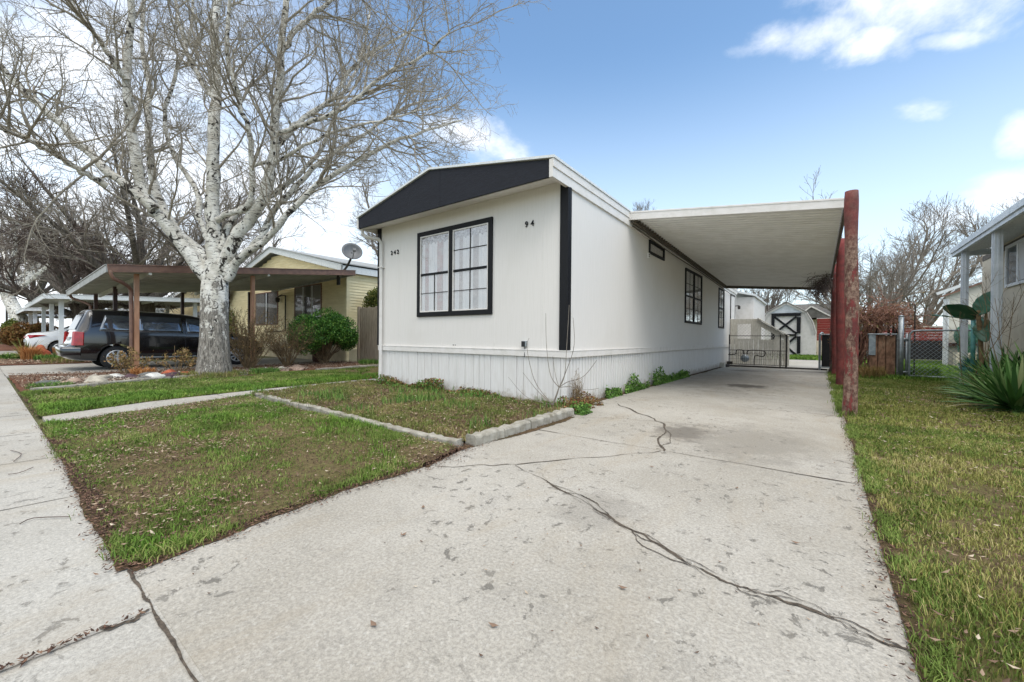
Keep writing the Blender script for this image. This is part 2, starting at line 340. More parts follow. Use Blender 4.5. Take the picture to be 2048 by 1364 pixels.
def blades(name,x,y,z,h,w,mat,lean=.5,parent=None,off=None,curve=True):
    "grass: each blade a bent strip of two faces"
    n=len(x); a=RNG.uniform(0,6.283,n); ln=h*lean*RNG.uniform(.2,1.3,n); d=np.stack([np.cos(a),np.sin(a)],1)
    a2=a+RNG.uniform(-1,1,n)+1.57; s=np.stack([np.cos(a2),np.sin(a2)],1)*(w/2)[:,None]
    B=np.stack([x,y],1); Z=z*np.ones(n) if np.isscalar(z) else z
    V=np.zeros((n,5,3)); V[:,0,:2]=B-s; V[:,1,:2]=B+s; V[:,0,2]=V[:,1,2]=Z
    mid=B+d*(ln*.35)[:,None]; V[:,2,:2]=mid+s*.75; V[:,3,:2]=mid-s*.75; V[:,2,2]=V[:,3,2]=Z+h*.6
    V[:,4,:2]=B+d*ln[:,None]; V[:,4,2]=Z+h*RNG.uniform(.75,1,n)
    i=np.arange(n)[:,None]*5
    F=np.concatenate([i+np.array([[0,1,2]]),i+np.array([[0,2,3]]),i+np.array([[3,2,4]])])
    return npmesh(name,V.reshape(-1,3),F,mat,parent,off=off)
def leaves(name,C,size,mat,parent=None,off=None,flat=0.0,asp=.5,curl=.25):
    "C (n,3) centres; each leaf a folded diamond of two triangles"
    n=len(C); t=RNG.normal(size=(n,3)); t[:,2]*=(1-flat); t/=np.linalg.norm(t,axis=1)[:,None]+1e-9
    q=RNG.normal(size=(n,3)); q[:,2]*=(1-flat); s=np.cross(t,q) if flat==0 else np.cross(t,np.tile([0,0,1.],(n,1))+q*.25*(1-flat)); s/=np.linalg.norm(s,axis=1)[:,None]+1e-9
    nn=np.cross(t,s); size=np.broadcast_to(size,(n,))[:,None]
    V=np.stack([C-t*size,C+s*size*asp+nn*size*curl,C+t*size,C-s*size*asp+nn*size*curl],1)
    i=np.arange(n)[:,None]*4; F=np.concatenate([i+np.array([[0,1,2]]),i+np.array([[0,2,3]])])
    return npmesh(name,V.reshape(-1,3),F,mat,parent,off=off)
# ---- branches as bundles of polylines P (B,N,3), Rr (B,N)
def tubes(P,Rr,k):
    B,N,_=P.shape; T=np.gradient(P,axis=1); T/=np.linalg.norm(T,axis=2,keepdims=True)+1e-9
    ref=np.zeros((B,1,3)); ref[...,0]=.31; ref[...,1]=.87; ref[...,2]=.38
    A=np.cross(T,ref); A/=np.linalg.norm(A,axis=2,keepdims=True)+1e-9; Bn=np.cross(T,A)
    an=np.arange(k)*6.28318/k
    V=P[:,:,None,:]+Rr[:,:,None,None]*(A[:,:,None,:]*np.cos(an)[None,None,:,None]+Bn[:,:,None,:]*np.sin(an)[None,None,:,None])
    b=np.arange(B)[:,None,None]*N*k; i=np.arange(N-1)[None,:,None]*k; j=np.arange(k)[None,None,:]; j2=(j+1)%k
    F=np.stack([b+i+j,b+i+j2,b+i+k+j2,b+i+k+j],-1).reshape(-1,4)
    return V.reshape(-1,3),F
def joinup(L):
    V=[];F=[];o=0
    for v,f in L: V.append(v);F.append(f+o);o+=len(v)
    return np.concatenate(V),np.concatenate(F)
def resample(pts,n):
    p=np.array(pts,float); m=len(p); t=np.linspace(0,m-1,n); out=[]
    for q in t:   # catmull-rom
        i=min(int(q),m-2); f=q-i; a=p[max(i-1,0)];b=p[i];c=p[i+1];d=p[min(i+2,m-1)]
        out.append(.5*((2*b)+(-a+c)*f+(2*a-5*b+4*c-d)*f*f+(-a+3*b-3*c+d)*f**3))
    return np.array(out)
def grow(P,Rr,per,L,ang,up,N,rmax,tip,t0=.15,jit=.18,curl=.0,fall=.55,rng=None,flat=0):
    rng=rng or RNG; B,n,_=P.shape; m=B*per
    pi=np.repeat(np.arange(B),per); t=rng.uniform(t0,1,m)**.85; q=t*(n-1); i=np.minimum(q.astype(int),n-2); f=(q-i)[:,None]
    base=P[pi,i]*(1-f)+P[pi,i+1]*f; T=P[pi,i+1]-P[pi,i]; T/=np.linalg.norm(T,axis=1)[:,None]+1e-9
    r0=(Rr[pi,i]*(1-f[:,0])+Rr[pi,i+1]*f[:,0])
    q_=rng.normal(size=(m,3)); pr=q_-T*(q_*T).sum(1)[:,None]; pr/=np.linalg.norm(pr,axis=1)[:,None]+1e-9
    a=rng.normal(ang,ang*.25,m)[:,None]; d=T*np.cos(a)+pr*np.sin(a); d[:,2]+=up; d/=np.linalg.norm(d,axis=1)[:,None]
    ln=L*rng.uniform(.55,1.25,m)*(1-fall*t); st=(ln/(N-1))[:,None]
    out=np.zeros((m,N,3)); out[:,0]=base
    for s in range(1,N):
        d=d+rng.normal(0,jit,(m,3)); d[:,2]+=curl; d/=np.linalg.norm(d,axis=1)[:,None]; out[:,s]=out[:,s-1]+d*st
    r=np.minimum(r0*.62,rmax*rng.uniform(.7,1.2,m)); rr=r[:,None]+(tip-r[:,None])*np.linspace(0,1,N)[None,:]; rr=np.maximum(rr,tip*.8)
    return out,rr
def path_tree(name,label,base,trunk_h,limbs,spread,rt,seed,matT,matC,levels,k=6,group=None,lean=(0,0),up=.1,jit=.16,flat=1.0):
    "bare tree: tapered trunk, limbs and twigs"
    rng=np.random.default_rng(seed); b=np.array(base,float)
    root=thing(name,label,'tree',base,0,group)
    top=b+np.array([lean[0],lean[1],trunk_h]); tp=resample([b-np.array([0,0,.1]),b+(top-b)*.45+rng.normal(0,.06,3),top],8)[None]
    tr=np.linspace(rt*1.15,rt*.72,8)[None]; tr[0,0]*=1.3
    Ls=[];
    for i in range(limbs):
        az=i*2.4+rng.uniform(-.4,.4); el=rng.uniform(.55,1.25)*(1 if i else 1.2); ln=spread*rng.uniform(.75,1.15)
        d=np.array([math.cos(az)*math.cos(el),math.sin(az)*math.cos(el),math.sin(el)*flat]); s=tp[0,-1-rng.integers(0,2)]
        m1=s+d*ln*.35+rng.normal(0,.1,3); d2=d+np.array([0,0,up*2]); d2/=np.linalg.norm(d2); m2=m1+d2*ln*.35+rng.normal(0,.15,3); e=m2+d2*ln*.35+rng.normal(0,.2,3)
        Ls.append(resample([s,m1,m2,e],12))
    LP=np.array(Ls); LR=np.linspace(rt*.55,rt*.1,12)[None]*rng.uniform(.7,1.1,(limbs,1))
    V,F=joinup([tubes(tp,tr,12)]); npmesh('trunk',V,F,matT,root,True,base)
    for a_,r_ in zip(LP,LR):
        V,F=tubes(a_[None],r_[None],8); npmesh('limb',V,F,matT,root,True,base)
    out=[]; P,Q=LP,LR
    for (per,L,ang,N,rm,tip) in levels:
        P,Q=grow(P,Q,per,L,ang,up,N,rm,tip,rng=rng,jit=jit,curl=up*.25); out.append(tubes(P,Q,4 if rm>.02 else 3))
    V,F=joinup(out); npmesh('crown',V,F,matC,root,False,base)
    return root
def shrub(name,label,base,n,h,rad,seed,mat,leafmat=None,nleaf=0,ls=.03,r=.012,sub=4,cat='shrub',group=None,curl=.02,spreadang=.5,leaflow=.3):
    rng=np.random.default_rng(seed); root=thing(name,label,cat,base,0,group); b=np.array(base,float)
    P=np.zeros((n,6,3)); az=rng.uniform(0,6.283,n); el=rng.uniform(0,spreadang,n)
    P[:,0]=b+np.stack([np.cos(az)*rad*.12,np.sin(az)*rad*.12,np.zeros(n)],1)
    d=np.stack([np.cos(az)*np.sin(el),np.sin(az)*np.sin(el),np.cos(el)],1); ln=h*rng.uniform(.6,1.1,n)
    for i in range(1,6):
        d=d+rng.normal(0,.1,(n,3)); d[:,2]+=curl; d/=np.linalg.norm(d,axis=1)[:,None]; P[:,i]=P[:,i-1]+d*(ln/5)[:,None]
    Q=np.linspace(r,r*.4,6)[None]*np.ones((n,1)); out=[tubes(P,Q,5)]
    P2,Q2=grow(P,Q,sub,h*.4,.6,.15,4,r*.6,r*.3,rng=rng,t0=.25,fall=.3); out.append(tubes(P2,Q2,3))
    P3,Q3=grow(P2,Q2,3,h*.18,.6,.1,3,r*.4,r*.25,rng=rng); out.append(tubes(P3,Q3,3))
    V,F=joinup(out); npmesh('stems',V,F,mat,root,False,base)
    if nleaf:
        A=np.concatenate([P2.reshape(-1,3),P3.reshape(-1,3)]); A=A[A[:,2]>b[2]+h*leaflow*.5]; C=A[rng.integers(0,len(A),nleaf)]+rng.normal(0,ls*.9,(nleaf,3))
        leaves('foliage',C,rng.uniform(ls*.6,ls*1.3,nleaf),leafmat,root,base)
    return root
def crackline(pts,w,parent,z,mat,name='crack',seed=0,sub=9,wob=.012,branch=False):
    rng=np.random.default_rng(seed); p=resample([(a,b,0) for a,b in pts],len(pts)*sub)
    t=np.gradient(p,axis=0); t/=np.linalg.norm(t,axis=1)[:,None]; s=np.stack([-t[:,1],t[:,0],t[:,2]*0],1)
    e=rng.normal(0,1,len(p)+4); e=np.convolve(e,[.2,.3,.5,.3,.2],'same')[2:-2]; p=p+s*(e*wob+np.sin(np.arange(len(p))*.55+seed)*wob*.6)[:,None]; ww=w*np.clip(vnoise(np.arange(len(p))*.16+seed*3.7,np.full(len(p),seed*1.3),1,3)*2.1-.45,.15,1.5)*rng.uniform(.7,1.2,len(p)); ww[0]=ww[-1]=w*.15
    V=np.concatenate([p+s*ww[:,None]/2,p-s*ww[:,None]/2]); V[:,2]=z; n=len(p); i=np.arange(n-1)[:,None]
    F=i+np.array([[0,n,n+1,1]]); return npmesh(name,V,F,mat,parent)
def rockobj(name,label,x,y,sx,sy,sz,mat,seed,group,z=0,cat='rock'):
    import bmesh
    rng=np.random.default_rng(seed); bm=bmesh.new(); bmesh.ops.create_icosphere(bm,subdivisions=3,radius=1)
    for v in bm.verts:
        c=v.co; n=sum(math.sin(c.x*a+c.y*b+c.z*d+e)*w for a,b,d,e,w in R3[seed%len(R3)]); c*=1+n*.16; c.x*=sx; c.y*=sy; c.z*=sz
        c.z+=sz*.55
    me=bpy.data.meshes.new(name); bm.to_mesh(me); bm.free(); me.materials.append(mat); me.shade_smooth()
    o=bpy.data.objects.new(name,me); COL.objects.link(o); o.location=(x,y,z); o.rotation_euler=(0,0,rng.uniform(0,3)); return tag(o,label,cat,group)
R3=[[(random.uniform(-4,4),random.uniform(-4,4),random.uniform(-4,4),random.uniform(0,6),random.uniform(.3,1)) for _ in range(6)] for _ in range(12)]
def copy_tree(o,parent=None):
    c=o.copy(); COL.objects.link(c); c.parent=parent
    for ch in [x for x in bpy.data.objects if x.parent==o]: copy_tree(ch,c)
    return c
def text_mesh(name,s,size,depth,mat,parent,loc,rot):
    cu=bpy.data.curves.new(name,'FONT'); cu.body=s; cu.size=size; cu.extrude=depth; cu.align_x='CENTER'; cu.align_y='CENTER'; cu.offset=size*.014
    t=bpy.data.objects.new(name,cu); COL.objects.link(t); bpy.context.view_layer.update()
    me=bpy.data.meshes.new_from_object(t.evaluated_get(bpy.context.evaluated_depsgraph_get())); bpy.data.objects.remove(t)
    me.materials.clear(); me.materials.append(mat); o=bpy.data.objects.new(name,me); COL.objects.link(o); o.parent=parent
    o.location=Vector(loc)-root_of(parent); o.rotation_euler=rot; return o
# ------------------------------------------------------------------ the ground and paving
def sheet(name,poly,z,mat,top=None):
    mb=MB(); mb.prism([(x,y,z-.12) for x,y in poly],(0,0,.12)); return struct(mb.build(name,mat))
m=MB(); m.add([(-260,-160,-.035),(200,-160,-.035),(200,260,-.035),(-260,260,-.035)],[(0,1,2,3)]); struct(m.build('ground',M['far_ground']))
def bumpy(name,poly,mat,z=-.006,amp=.02,step=.09,seed=0,lift=None):
    P=np.array(poly); lo=P.min(0); hi=P.max(0); nx=int((hi[0]-lo[0])/step)+2; ny=int((hi[1]-lo[1])/step)+2
    X,Y=np.meshgrid(np.linspace(lo[0],hi[0],nx),np.linspace(lo[1],hi[1],ny),indexing='ij'); 
    Z=z+amp*(vnoise(X,Y,2.2,4)-.5)
    if lift: Z=Z+lift(X,Y)
    V=np.stack([X,Y,Z],-1).reshape(-1,3); i=np.arange(nx-1)[:,None]*ny+np.arange(ny-1)[None]; F=np.stack([i,i+ny,i+ny+1,i+1],-1).reshape(-1,4)
    c=V[F].mean(1); F=F[inpoly(c[:,0],c[:,1],poly)]; return struct(npmesh(name,V,F,mat,None,True))
JOINTS_X=[1.02,-.74,-2.03,-3.4,-4.9,-6.4,-7.9,-9.4,-10.9,-12.4]
sheet('sidewalk',[(-60,-6.35),(8,-6.35),(8,-4.785),(-60,-4.66)],0,M['walk'])
sheet('road',[(-120,-30),(60,-30),(60,-6.5),(-120,-6.5)],-.12,M['asphalt'])
sheet('road_kerb',[(-60,-6.5),(8,-6.5),(8,-6.356),(-60,-6.356)],-.01,M['curb'])
drv=[(.63,-4.775),(.55,-4.3),(.47,-3.7),(.5,-3.2),(.36,-2.6),(.33,-1.2),(.30,0),(.12,.35),(.04,.6),(.04,12.1),(3.2,12.1),(3.19,6),(3.2,1.5),(3.19,-3.4),(3.24,-4.778)]
dr=sheet('driveway',drv,.002,M['drive'])
sheet('back_patio',[(-.1,12.25),(3.4,12.25),(3.4,19.2),(-.1,19.2)],.05,M['walk'])
sheet('walkway',[(-3.86,-4.70),(-4.2,-3.77),(-4.72,-2.2),(-4.98,-.39),(-4.98,.4),(-4.95,9),(-5.5,9),(-5.55,-.2),(-5.46,-.9),(-5.36,-1.95),(-5.05,-3.6),(-4.55,-4.69)],.004,M['walk'])
sheet('neighbour_driveway',[(-12.3,-4.755),(-12.0,-3.0),(-11.95,4),(-17.3,4),(-17.4,-4.745)],.0,M['walk'])
sheet('far_driveway',[(-26,-4.73),(-25.9,4),(-35,4),(-35,-4.71)],.0,M['walk'])
sw=bpy.data.objects['sidewalk']
for i,x in enumerate(JOINTS_X):
    crackline([(x,-6.34),(x-.01,-5.6),(x+.01,-4.79)],.012 if i else .018,sw,.003,M['joint'] if i else M['crack'],'joint',i,6,.003)
crackline([(-60,-4.675),(-20,-4.74),(-12.3,-4.75)],.02,sw,.003,M['joint'],'joint',77,20,.004)
crackline([(.6,-4.785),(.85,-4.79),(1.02,-4.79),(1.5,-4.795),(2.4,-4.79),(3.3,-4.79)],.016,sw,.004,M['crack'],'joint',51,12,.0025)
crackline([(1.0,-4.93),(1.04,-4.86),(1.0,-4.8)],.035,sw,.005,M['crack'],'crack',52,8,.01)
# cracks and saw joints in the driveway
main=[(.5,-3.06),(.74,-2.87),(1.03,-2.61),(1.47,-2.80),(1.76,-2.92),(1.94,-3.01),(2.15,-3.10),(2.27,-3.15),(2.43,-3.23),(2.57,-3.29),(2.69,-3.32),(2.77,-3.31),(2.89,-3.31),(3.0,-3.33),(3.08,-3.35),(3.2,-3.38)]
crackline([(.36,-3.05),(.62,-3.01),(.84,-2.78),(1.03,-2.61)],.012,dr,.005,M['crack'],seed=2)
crackline(main[2:],.016,dr,.006,M['crack'],seed=3,wob=.008)
off=lambda k,a:[(x+.012*math.sin(i*1.9+k)*a,y+.035*math.sin(i*1.3+k)*a) for i,(x,y) in enumerate(main[3:])]
crackline(off(.5,1),.007,dr,.0062,M['crack'],seed=23,wob=.007)
crackline(off(2.6,.7),.005,dr,.0064,M['crack'],seed=24,wob=.008)
crackline([(1.2,-2.66),(1.33,-2.68),(1.45,-2.8)],.008,dr,.006,M['crack'],seed=14,wob=.006)
crackline([(1.62,-2.86),(1.76,-2.86),(1.9,-2.93),(2.0,-3.03)],.009,dr,.006,M['crack'],seed=4,wob=.007)
crackline([(2.15,-3.1),(2.25,-3.22),(2.4,-3.27),(2.5,-3.27)],.009,dr,.006,M['crack'],seed=5,wob=.007)
crackline([(2.72,-3.33),(2.8,-3.27),(2.9,-3.26),(3.0,-3.33)],.009,dr,.006,M['crack'],seed=6,wob=.006)
crackline([(1.03,-2.61),(1.32,-2.17),(1.63,-1.74),(1.82,-1.48)],.012,dr,.006,M['crack'],seed=7)
crackline([(1.82,-1.48),(1.68,-1.07),(1.58,-.58),(1.4,-.2),(1.12,.09),(.67,.55),(.46,.78)],.024,dr,.006,M['crack'],seed=8,wob=.016)
crackline([(1.79,-1.40),(1.78,-1.05),(1.62,-.62)],.012,dr,.006,M['crack'],seed=18,wob=.016)
for y,x0,w in ((-1.47,.35,.013),(1.72,.06,.014),(4.75,.06,.014),(7.9,.06,.014)):
    crackline([(x0,y),(1.2,y-.005),(2.2,y+.006),(3.18,y)],w,dr,.006,M['joint'] if w<.013 else M['crack'],'joint',int(y*10)+40,12,.003)
crackline([(.35,-.62),(1.0,-.3),(1.73,-.12),(2.3,-.2)],.007,dr,.005,M['joint'],seed=9,wob=.006)
for y,x in ((-4.7,-.0),(-3.3,0),(-1.6,0)): 
    crackline([(-5.25+.0*y,y+2.0),(-4.6,y+1.95)],.012,bpy.data.objects['walkway'],.0085,M['joint'],'joint',int(y*9)+90,6,.003)
# soil and lawns
front=[(.6,-4.78),(.52,-4.3),(.44,-3.68),(.48,-3.1),(.33,-2.55),(-4.42,-2.5),(-4.75,-2.2),(-4.22,-3.77),(-3.88,-4.70)]
bumpy('front_lawn_soil',front,M['soil_g'],z=.006,amp=.04,step=.05)
bed=[(.3,-2.45),(.28,.0),(.0,.0),(-4.98,0),(-4.98,-.39),(-4.7,-2.4)]
bumpy('flower_bed_soil',bed,M['soil'],z=.035,amp=.05,step=.06)
strip=[(-4.58,-4.69),(-5.1,-3.59),(-5.4,-1.95),(-5.5,-.9),(-5.57,-.2),(-5.57,8),(-8.8,8),(-8.9,3),(-8.6,.9),(-8.95,-.6),(-8.85,-2.35),(-8.3,-3.65),(-7.85,-4.67)]
bumpy('side_lawn_soil',strip,M['soil_g'],z=.0,amp=.04,step=.12)
rockbed=[(-7.9,-4.68),(-8.35,-3.65),(-8.9,-2.35),(-9.0,-.6),(-8.7,.9),(-8.95,3),(-8.95,3.7),(-11.9,3.7),(-11.9,-3.0),(-12.25,-4.72)]
bumpy('rock_bed_soil',rockbed,M['mulch'],z=.02,amp=.1,step=.12)
right=[(3.21,-4.775),(3.2,1.5),(3.19,6),(3.2,14),(3.5,20),(10,20),(10,-4.775)]
bumpy('right_lawn_soil',right,M['soil_g'],z=.0,amp=.05,step=.09)
corner_bed=[(-17.5,-4.72),(-17.4,-2.6),(-25.8,-2.4),(-25.9,-4.7)]
bumpy('corner_bed_soil',corner_bed,M['mulch'],z=.02,amp=.08,step=.2)
far_bed=[(-35.1,-4.7),(-35.1,3),(-60,3),(-60,-4.66)]
bumpy('far_bed_soil',far_bed,M['mulch'],z=.0,amp=.08,step=.5)
# ------------------------------------------------------------------ grass, weeds, litter (uncountable)
def lawn(name,poly,n,dens,h,w,mat,z=.004,lean=.6):
    x,y=scatter(poly,n,dens); k=len(x)//16; i=RNG.integers(0,k,len(x)); q=RNG.random(len(x))<.6; sg=.012+.002*np.hypot(x-2.94,y+5.18); x=np.where(q,x[i]+RNG.normal(0,1,len(x))*sg,x); y=np.where(q,y[i]+RNG.normal(0,1,len(x))*sg,y); hh=h*RNG.uniform(.5,1.3,len(x))*(.55+.9*vnoise(x,y,1.7,2)); dist=np.hypot(x-2.94,y+5.18)
    ww=w*(.8+dist*.12)*RNG.uniform(.7,1.3,len(x)); return tag(blades(name,x,y,z,hh,ww,mat,lean),kind='stuff')
def patchy(a,b,sc=1.1,off=0,low=.04):
    return lambda x,y: np.clip((vnoise(x+off,y+off,sc,4)-a)/(b-a),low,1)*np.clip((vnoise(x*3+off,y*3,2.2,3)-.3)/.25,.15,1)
def fd(x,y):
    d=patchy(.32,.5,1.3,3.3,.22)(x,y)*np.clip((vnoise(x,y+7,7,2)-.25)/.3,.25,1)
    bare=np.exp(-(((x+1.2)/.9)**2+((y+4.35)/.42)**2))+np.exp(-(((x+.0)/.7)**2+((y+3.7)/.5)**2))*.9+np.exp(-(((x+2.6)/.9)**2+((y+4.0)/.35)**2))*.8+np.exp(-(((x-.2)/.5)**2+((y+2.85)/.35)**2))
    return d*np.clip(1-bare,.06,1)
lawn('front_lawn_grass',front,190000,fd,.032,.0032,G['lawn'])
lawn('front_lawn_tufts',front,30000,lambda x,y:fd(x,y)*np.clip((vnoise(x,y,2.6,2)-.52)/.08,0,1),.065,.0036,G['bright'])
lawn('side_lawn_grass',[p for p in strip if p[1]<7.9],60000,patchy(.3,.5,.9,1),.045,.005,G['lawn'])
edge=[(-4.62,-4.66),(-5.14,-3.59),(-5.43,-1.95),(-5.58,-.2),(-5.6,5),(-6.4,5),(-6.4,-.2),(-6.3,-1.9),(-6.0,-3.6),(-5.5,-4.66)]
lawn('side_lawn_bright_grass',edge,42000,patchy(.2,.35,1.5,5,.3),.07,.005,G['bright'])
rl=[(3.24,-4.775),(3.23,1.5),(3.22,6),(3.24,14),(3.5,20),(10,20),(10,-4.775)]
near=[(3.23,-4.75),(3.23,1.4),(7.5,1.4),(5.4,-1),(4.2,-4.75)]
def rd(x,y):
    return patchy(.33,.5,1.0,8,.08)(x,y)*np.clip(1-np.exp(-(((x-3.65)/.3)**2+((y+2.3)/.7)**2)),.1,1)
lawn('right_lawn_near_grass',near,120000,rd,.034,.0032,G['lawn'])
lawn('right_lawn_near_dry_grass',near,90000,patchy(.3,.5,1.4,4,.15),.035,.003,G['dry'])
midp=[(3.23,1.2),(3.22,9.2),(8,9.2),(8,1.2)]
lawn('right_lawn_dry_grass',midp,120000,patchy(.25,.45,.8,2,.4),.045,.0045,G['dry'])
lawn('right_lawn_green_grass',midp,70000,lambda x,y:np.clip((y-3)/5,.08,1)*np.ones_like(x),.05,.0045,G['lawn'])
lawn('back_yard_grass',[(3.3,8.8),(3.3,12),(3.45,21.5),(10,21.5),(10,8.8)],90000,None,.13,.006,G['bright'])
lawn('barn_front_grass',[(-.1,19.3),(3.5,19.3),(3.5,23.8),(-.1,23.8)],16000,None,.16,.01,G['bright'])
lawn('driveway_edge_grass',[(3.14,1.6),(3.14,11.5),(3.3,11.5),(3.3,1.6)],7000,patchy(.3,.5,2,4,.2),.085,.004,G['lawn'])
lawn('flower_bed_grass',bed,52000,patchy(.35,.6,1.3,6,.25),.04,.004,G['bed'],z=.04)
x,y=scatter(bed,3200,lambda x,y:np.clip((vnoise(x+5,y,2.6,2)-.6)/.05,0,1)); tag(blades('daffodil_shoots',x,y,.04,RNG.uniform(.07,.17,len(x)),RNG.uniform(.005,.009,len(x)),G['leafy'],.4),kind='stuff')
def band(x0,x1,y0,y1,n,h,s,mat,name,z=.03):
    x=RNG.uniform(x0,x1,n); y=RNG.uniform(y0,y1,n); k=vnoise(x,y,3,2)>.42; x=x[k];y=y[k]; q=vnoise(x,y,2,2)
    C=np.stack([x,y,z+RNG.random(len(x))**1.7*h*np.clip(q*3.2-.6,.1,2)],1); return tag(leaves(name,C,RNG.uniform(s*.6,s*1.3,len(x)),mat,asp=.7),kind='stuff')
band(-4.5,.05,-.3,-.02,7000,.13,.018,G['rusty'],'rusty_weeds_along_the_skirting')
band(-4.5,.05,-.34,-.03,7000,.12,.017,G['leafy'],'green_weeds_along_the_skirting')
band(.06,.36,-.4,.5,2400,.12,.016,G['rusty'],'corner_weeds',.01)
band(.03,.15,1.1,6.4,6000,.2,.022,G['leafy'],'weeds_along_the_side_skirting',.01)
band(.25,.5,-.5,-.15,800,.12,.02,G['leafy'],'leafy_weed_at_the_kerb',.01)
def litter(name,poly,n,s,mat,dens=None,z=.012,zr=.02,flat=.75):
    x,y=scatter(poly,n,dens); C=np.stack([x,y,z+RNG.random(len(x))*zr],1); return tag(leaves(name,C,RNG.uniform(s*.4,s*1.3,len(x)),mat,flat=flat,asp=.38),kind='stuff')
litter('leaf_litter_on_front_lawn',front,5200,.015,G['litter'],lambda x,y:np.clip((vnoise(x,y+3,1.3,3)-.36)/.2,.1,1),.02,.03)
litter('small_litter_on_front_lawn',front,22000,.01,G['chips'],None,.008,.015)
litter('leaf_litter_in_flower_bed',bed,5500,.017,G['litter'],None,.05,.03)
litter('small_litter_in_flower_bed',bed,12000,.011,G['chips'],None,.045,.02)
litter('leaf_litter_on_side_lawn',strip,3000,.018,G['litter'],None,.02,.03)
litter('leaf_litter_on_right_lawn',near,2200,.016,G['litter'],None,.02,.03)
litter('small_litter_on_right_lawn',near,14000,.01,G['chips'],None,.006,.02)
litter('thatch_on_right_lawn',midp,9000,.03,G['litter'],None,.01,.03)
litter('mulch_chips',rockbed,14000,.022,G['litter'],None,.04,.05,.5)
litter('corner_bed_chips',corner_bed,4000,.04,G['litter'],None,.04,.05,.5)
# debris along the edges of the paving
E=[]
for a,b,n,wd in (((.6,-4.76),(.54,-4.3),500,.05),((.54,-4.3),(.46,-3.68),600,.05),((.46,-3.68),(.5,-3.15),600,.06),((.5,-3.15),(.36,-2.5),900,.09),((.36,-2.5),(.36,-.5),1300,.05),((.6,-4.77),(-3.9,-4.70),6500,.035),((-4.6,-4.69),(-8,-4.67),1500,.05),
    ((3.2,-4.7),(3.2,1.5),2600,.035),((3.2,1.5),(3.18,6),900,.03),((1.02,-5.6),(1.02,-4.8),260,.01),((.05,.6),(.06,11.5),1500,.03),((-3.9,-4.68),(-4.74,-2.2),700,.03)):
    t=RNG.random(n)[:,None]; E.append(np.array(a)*(1-t)+np.array(b)*t+RNG.normal(0,wd,(n,2)))
E=np.concatenate(E); tag(leaves('debris_along_paving_edges',np.concatenate([E,.012+.008*RNG.random((len(E),1))],1),RNG.uniform(.004,.014,len(E)),G['chips'],flat=.8,asp=.35),kind='stuff')
x=RNG.uniform(.7,3.15,240); y=RNG.uniform(-4.7,1,240); tag(leaves('scraps_on_the_driveway',np.stack([x,y,.01+0*x],1),RNG.uniform(.003,.011,240),G['litter'],flat=.9,asp=.4),kind='stuff')
def spill(pts,w,side,seed,par,name='dirt_spill'):
    "soil washed over the edge of the paving: a thin apron with a ragged outer line"
    rng=np.random.default_rng(seed); p=resample([(a,b,0) for a,b in pts],len(pts)*26); t=np.gradient(p,axis=0); t/=np.linalg.norm(t,axis=1)[:,None]; s=np.stack([-t[:,1],t[:,0],0*t[:,0]],1)*side
    q=np.arange(len(p)); ww=w*(.25+.9*vnoise(q*.11+seed,q*.0+seed,1,3)+.25*rng.random(len(p))); V=np.concatenate([p-s*.03,p+s*ww[:,None]]); V[:,2]=.0065; n=len(p); i=np.arange(n-1)[:,None]
    return npmesh(name,V,i+np.array([[0,n,n+1,1]]),M['soil'],par)
spill([(.62,-4.78),(.54,-4.3),(.45,-3.68),(.49,-3.12),(.35,-2.55)],.05,-1,1,dr); spill([(.5,-3.1),(.36,-2.5),(.44,-1.6),(.43,-.6)],.06,-1,2,dr)
spill([(-3.86,-4.70),(-2.5,-4.72),(-1,-4.75),(.6,-4.79)],.045,-1,3,sw); spill([(-7.9,-4.68),(-6,-4.68),(-4.6,-4.69)],.05,-1,4,sw)
spill([(3.2,-4.7),(3.19,-3),(3.2,0),(3.2,3),(3.19,8)],.012,1,5,dr); spill([(.05,.5),(.05,4),(.04,8),(.04,11.5)],.09,-1,6,dr)
# tufts hanging over the paving edges
T_=[]
for a,b,n,wd in (((.58,-4.74),(.5,-4.2),900,.03),((.5,-4.2),(.42,-3.68),900,.03),((.42,-3.68),(.44,-3.1),700,.03),((.5,-4.76),(-3.9,-4.68),7000,.035),((-4.6,-4.66),(-7.8,-4.66),4000,.03),((3.24,-4.75),(3.22,1.5),9000,.03)):
    t=RNG.random(n)[:,None]; T_.append(np.array(a)*(1-t)+np.array(b)*t+RNG.normal(0,wd,(n,2)))
T_=np.concatenate(T_); T_=T_[vnoise(T_[:,0],T_[:,1],2.6,3)>.47]; tag(blades('grass_tufts_along_edges',T_[:,0],T_[:,1],.004,RNG.uniform(.02,.055,len(T_)),RNG.uniform(.003,.005,len(T_)),G['lawn'],.9),kind='stuff')
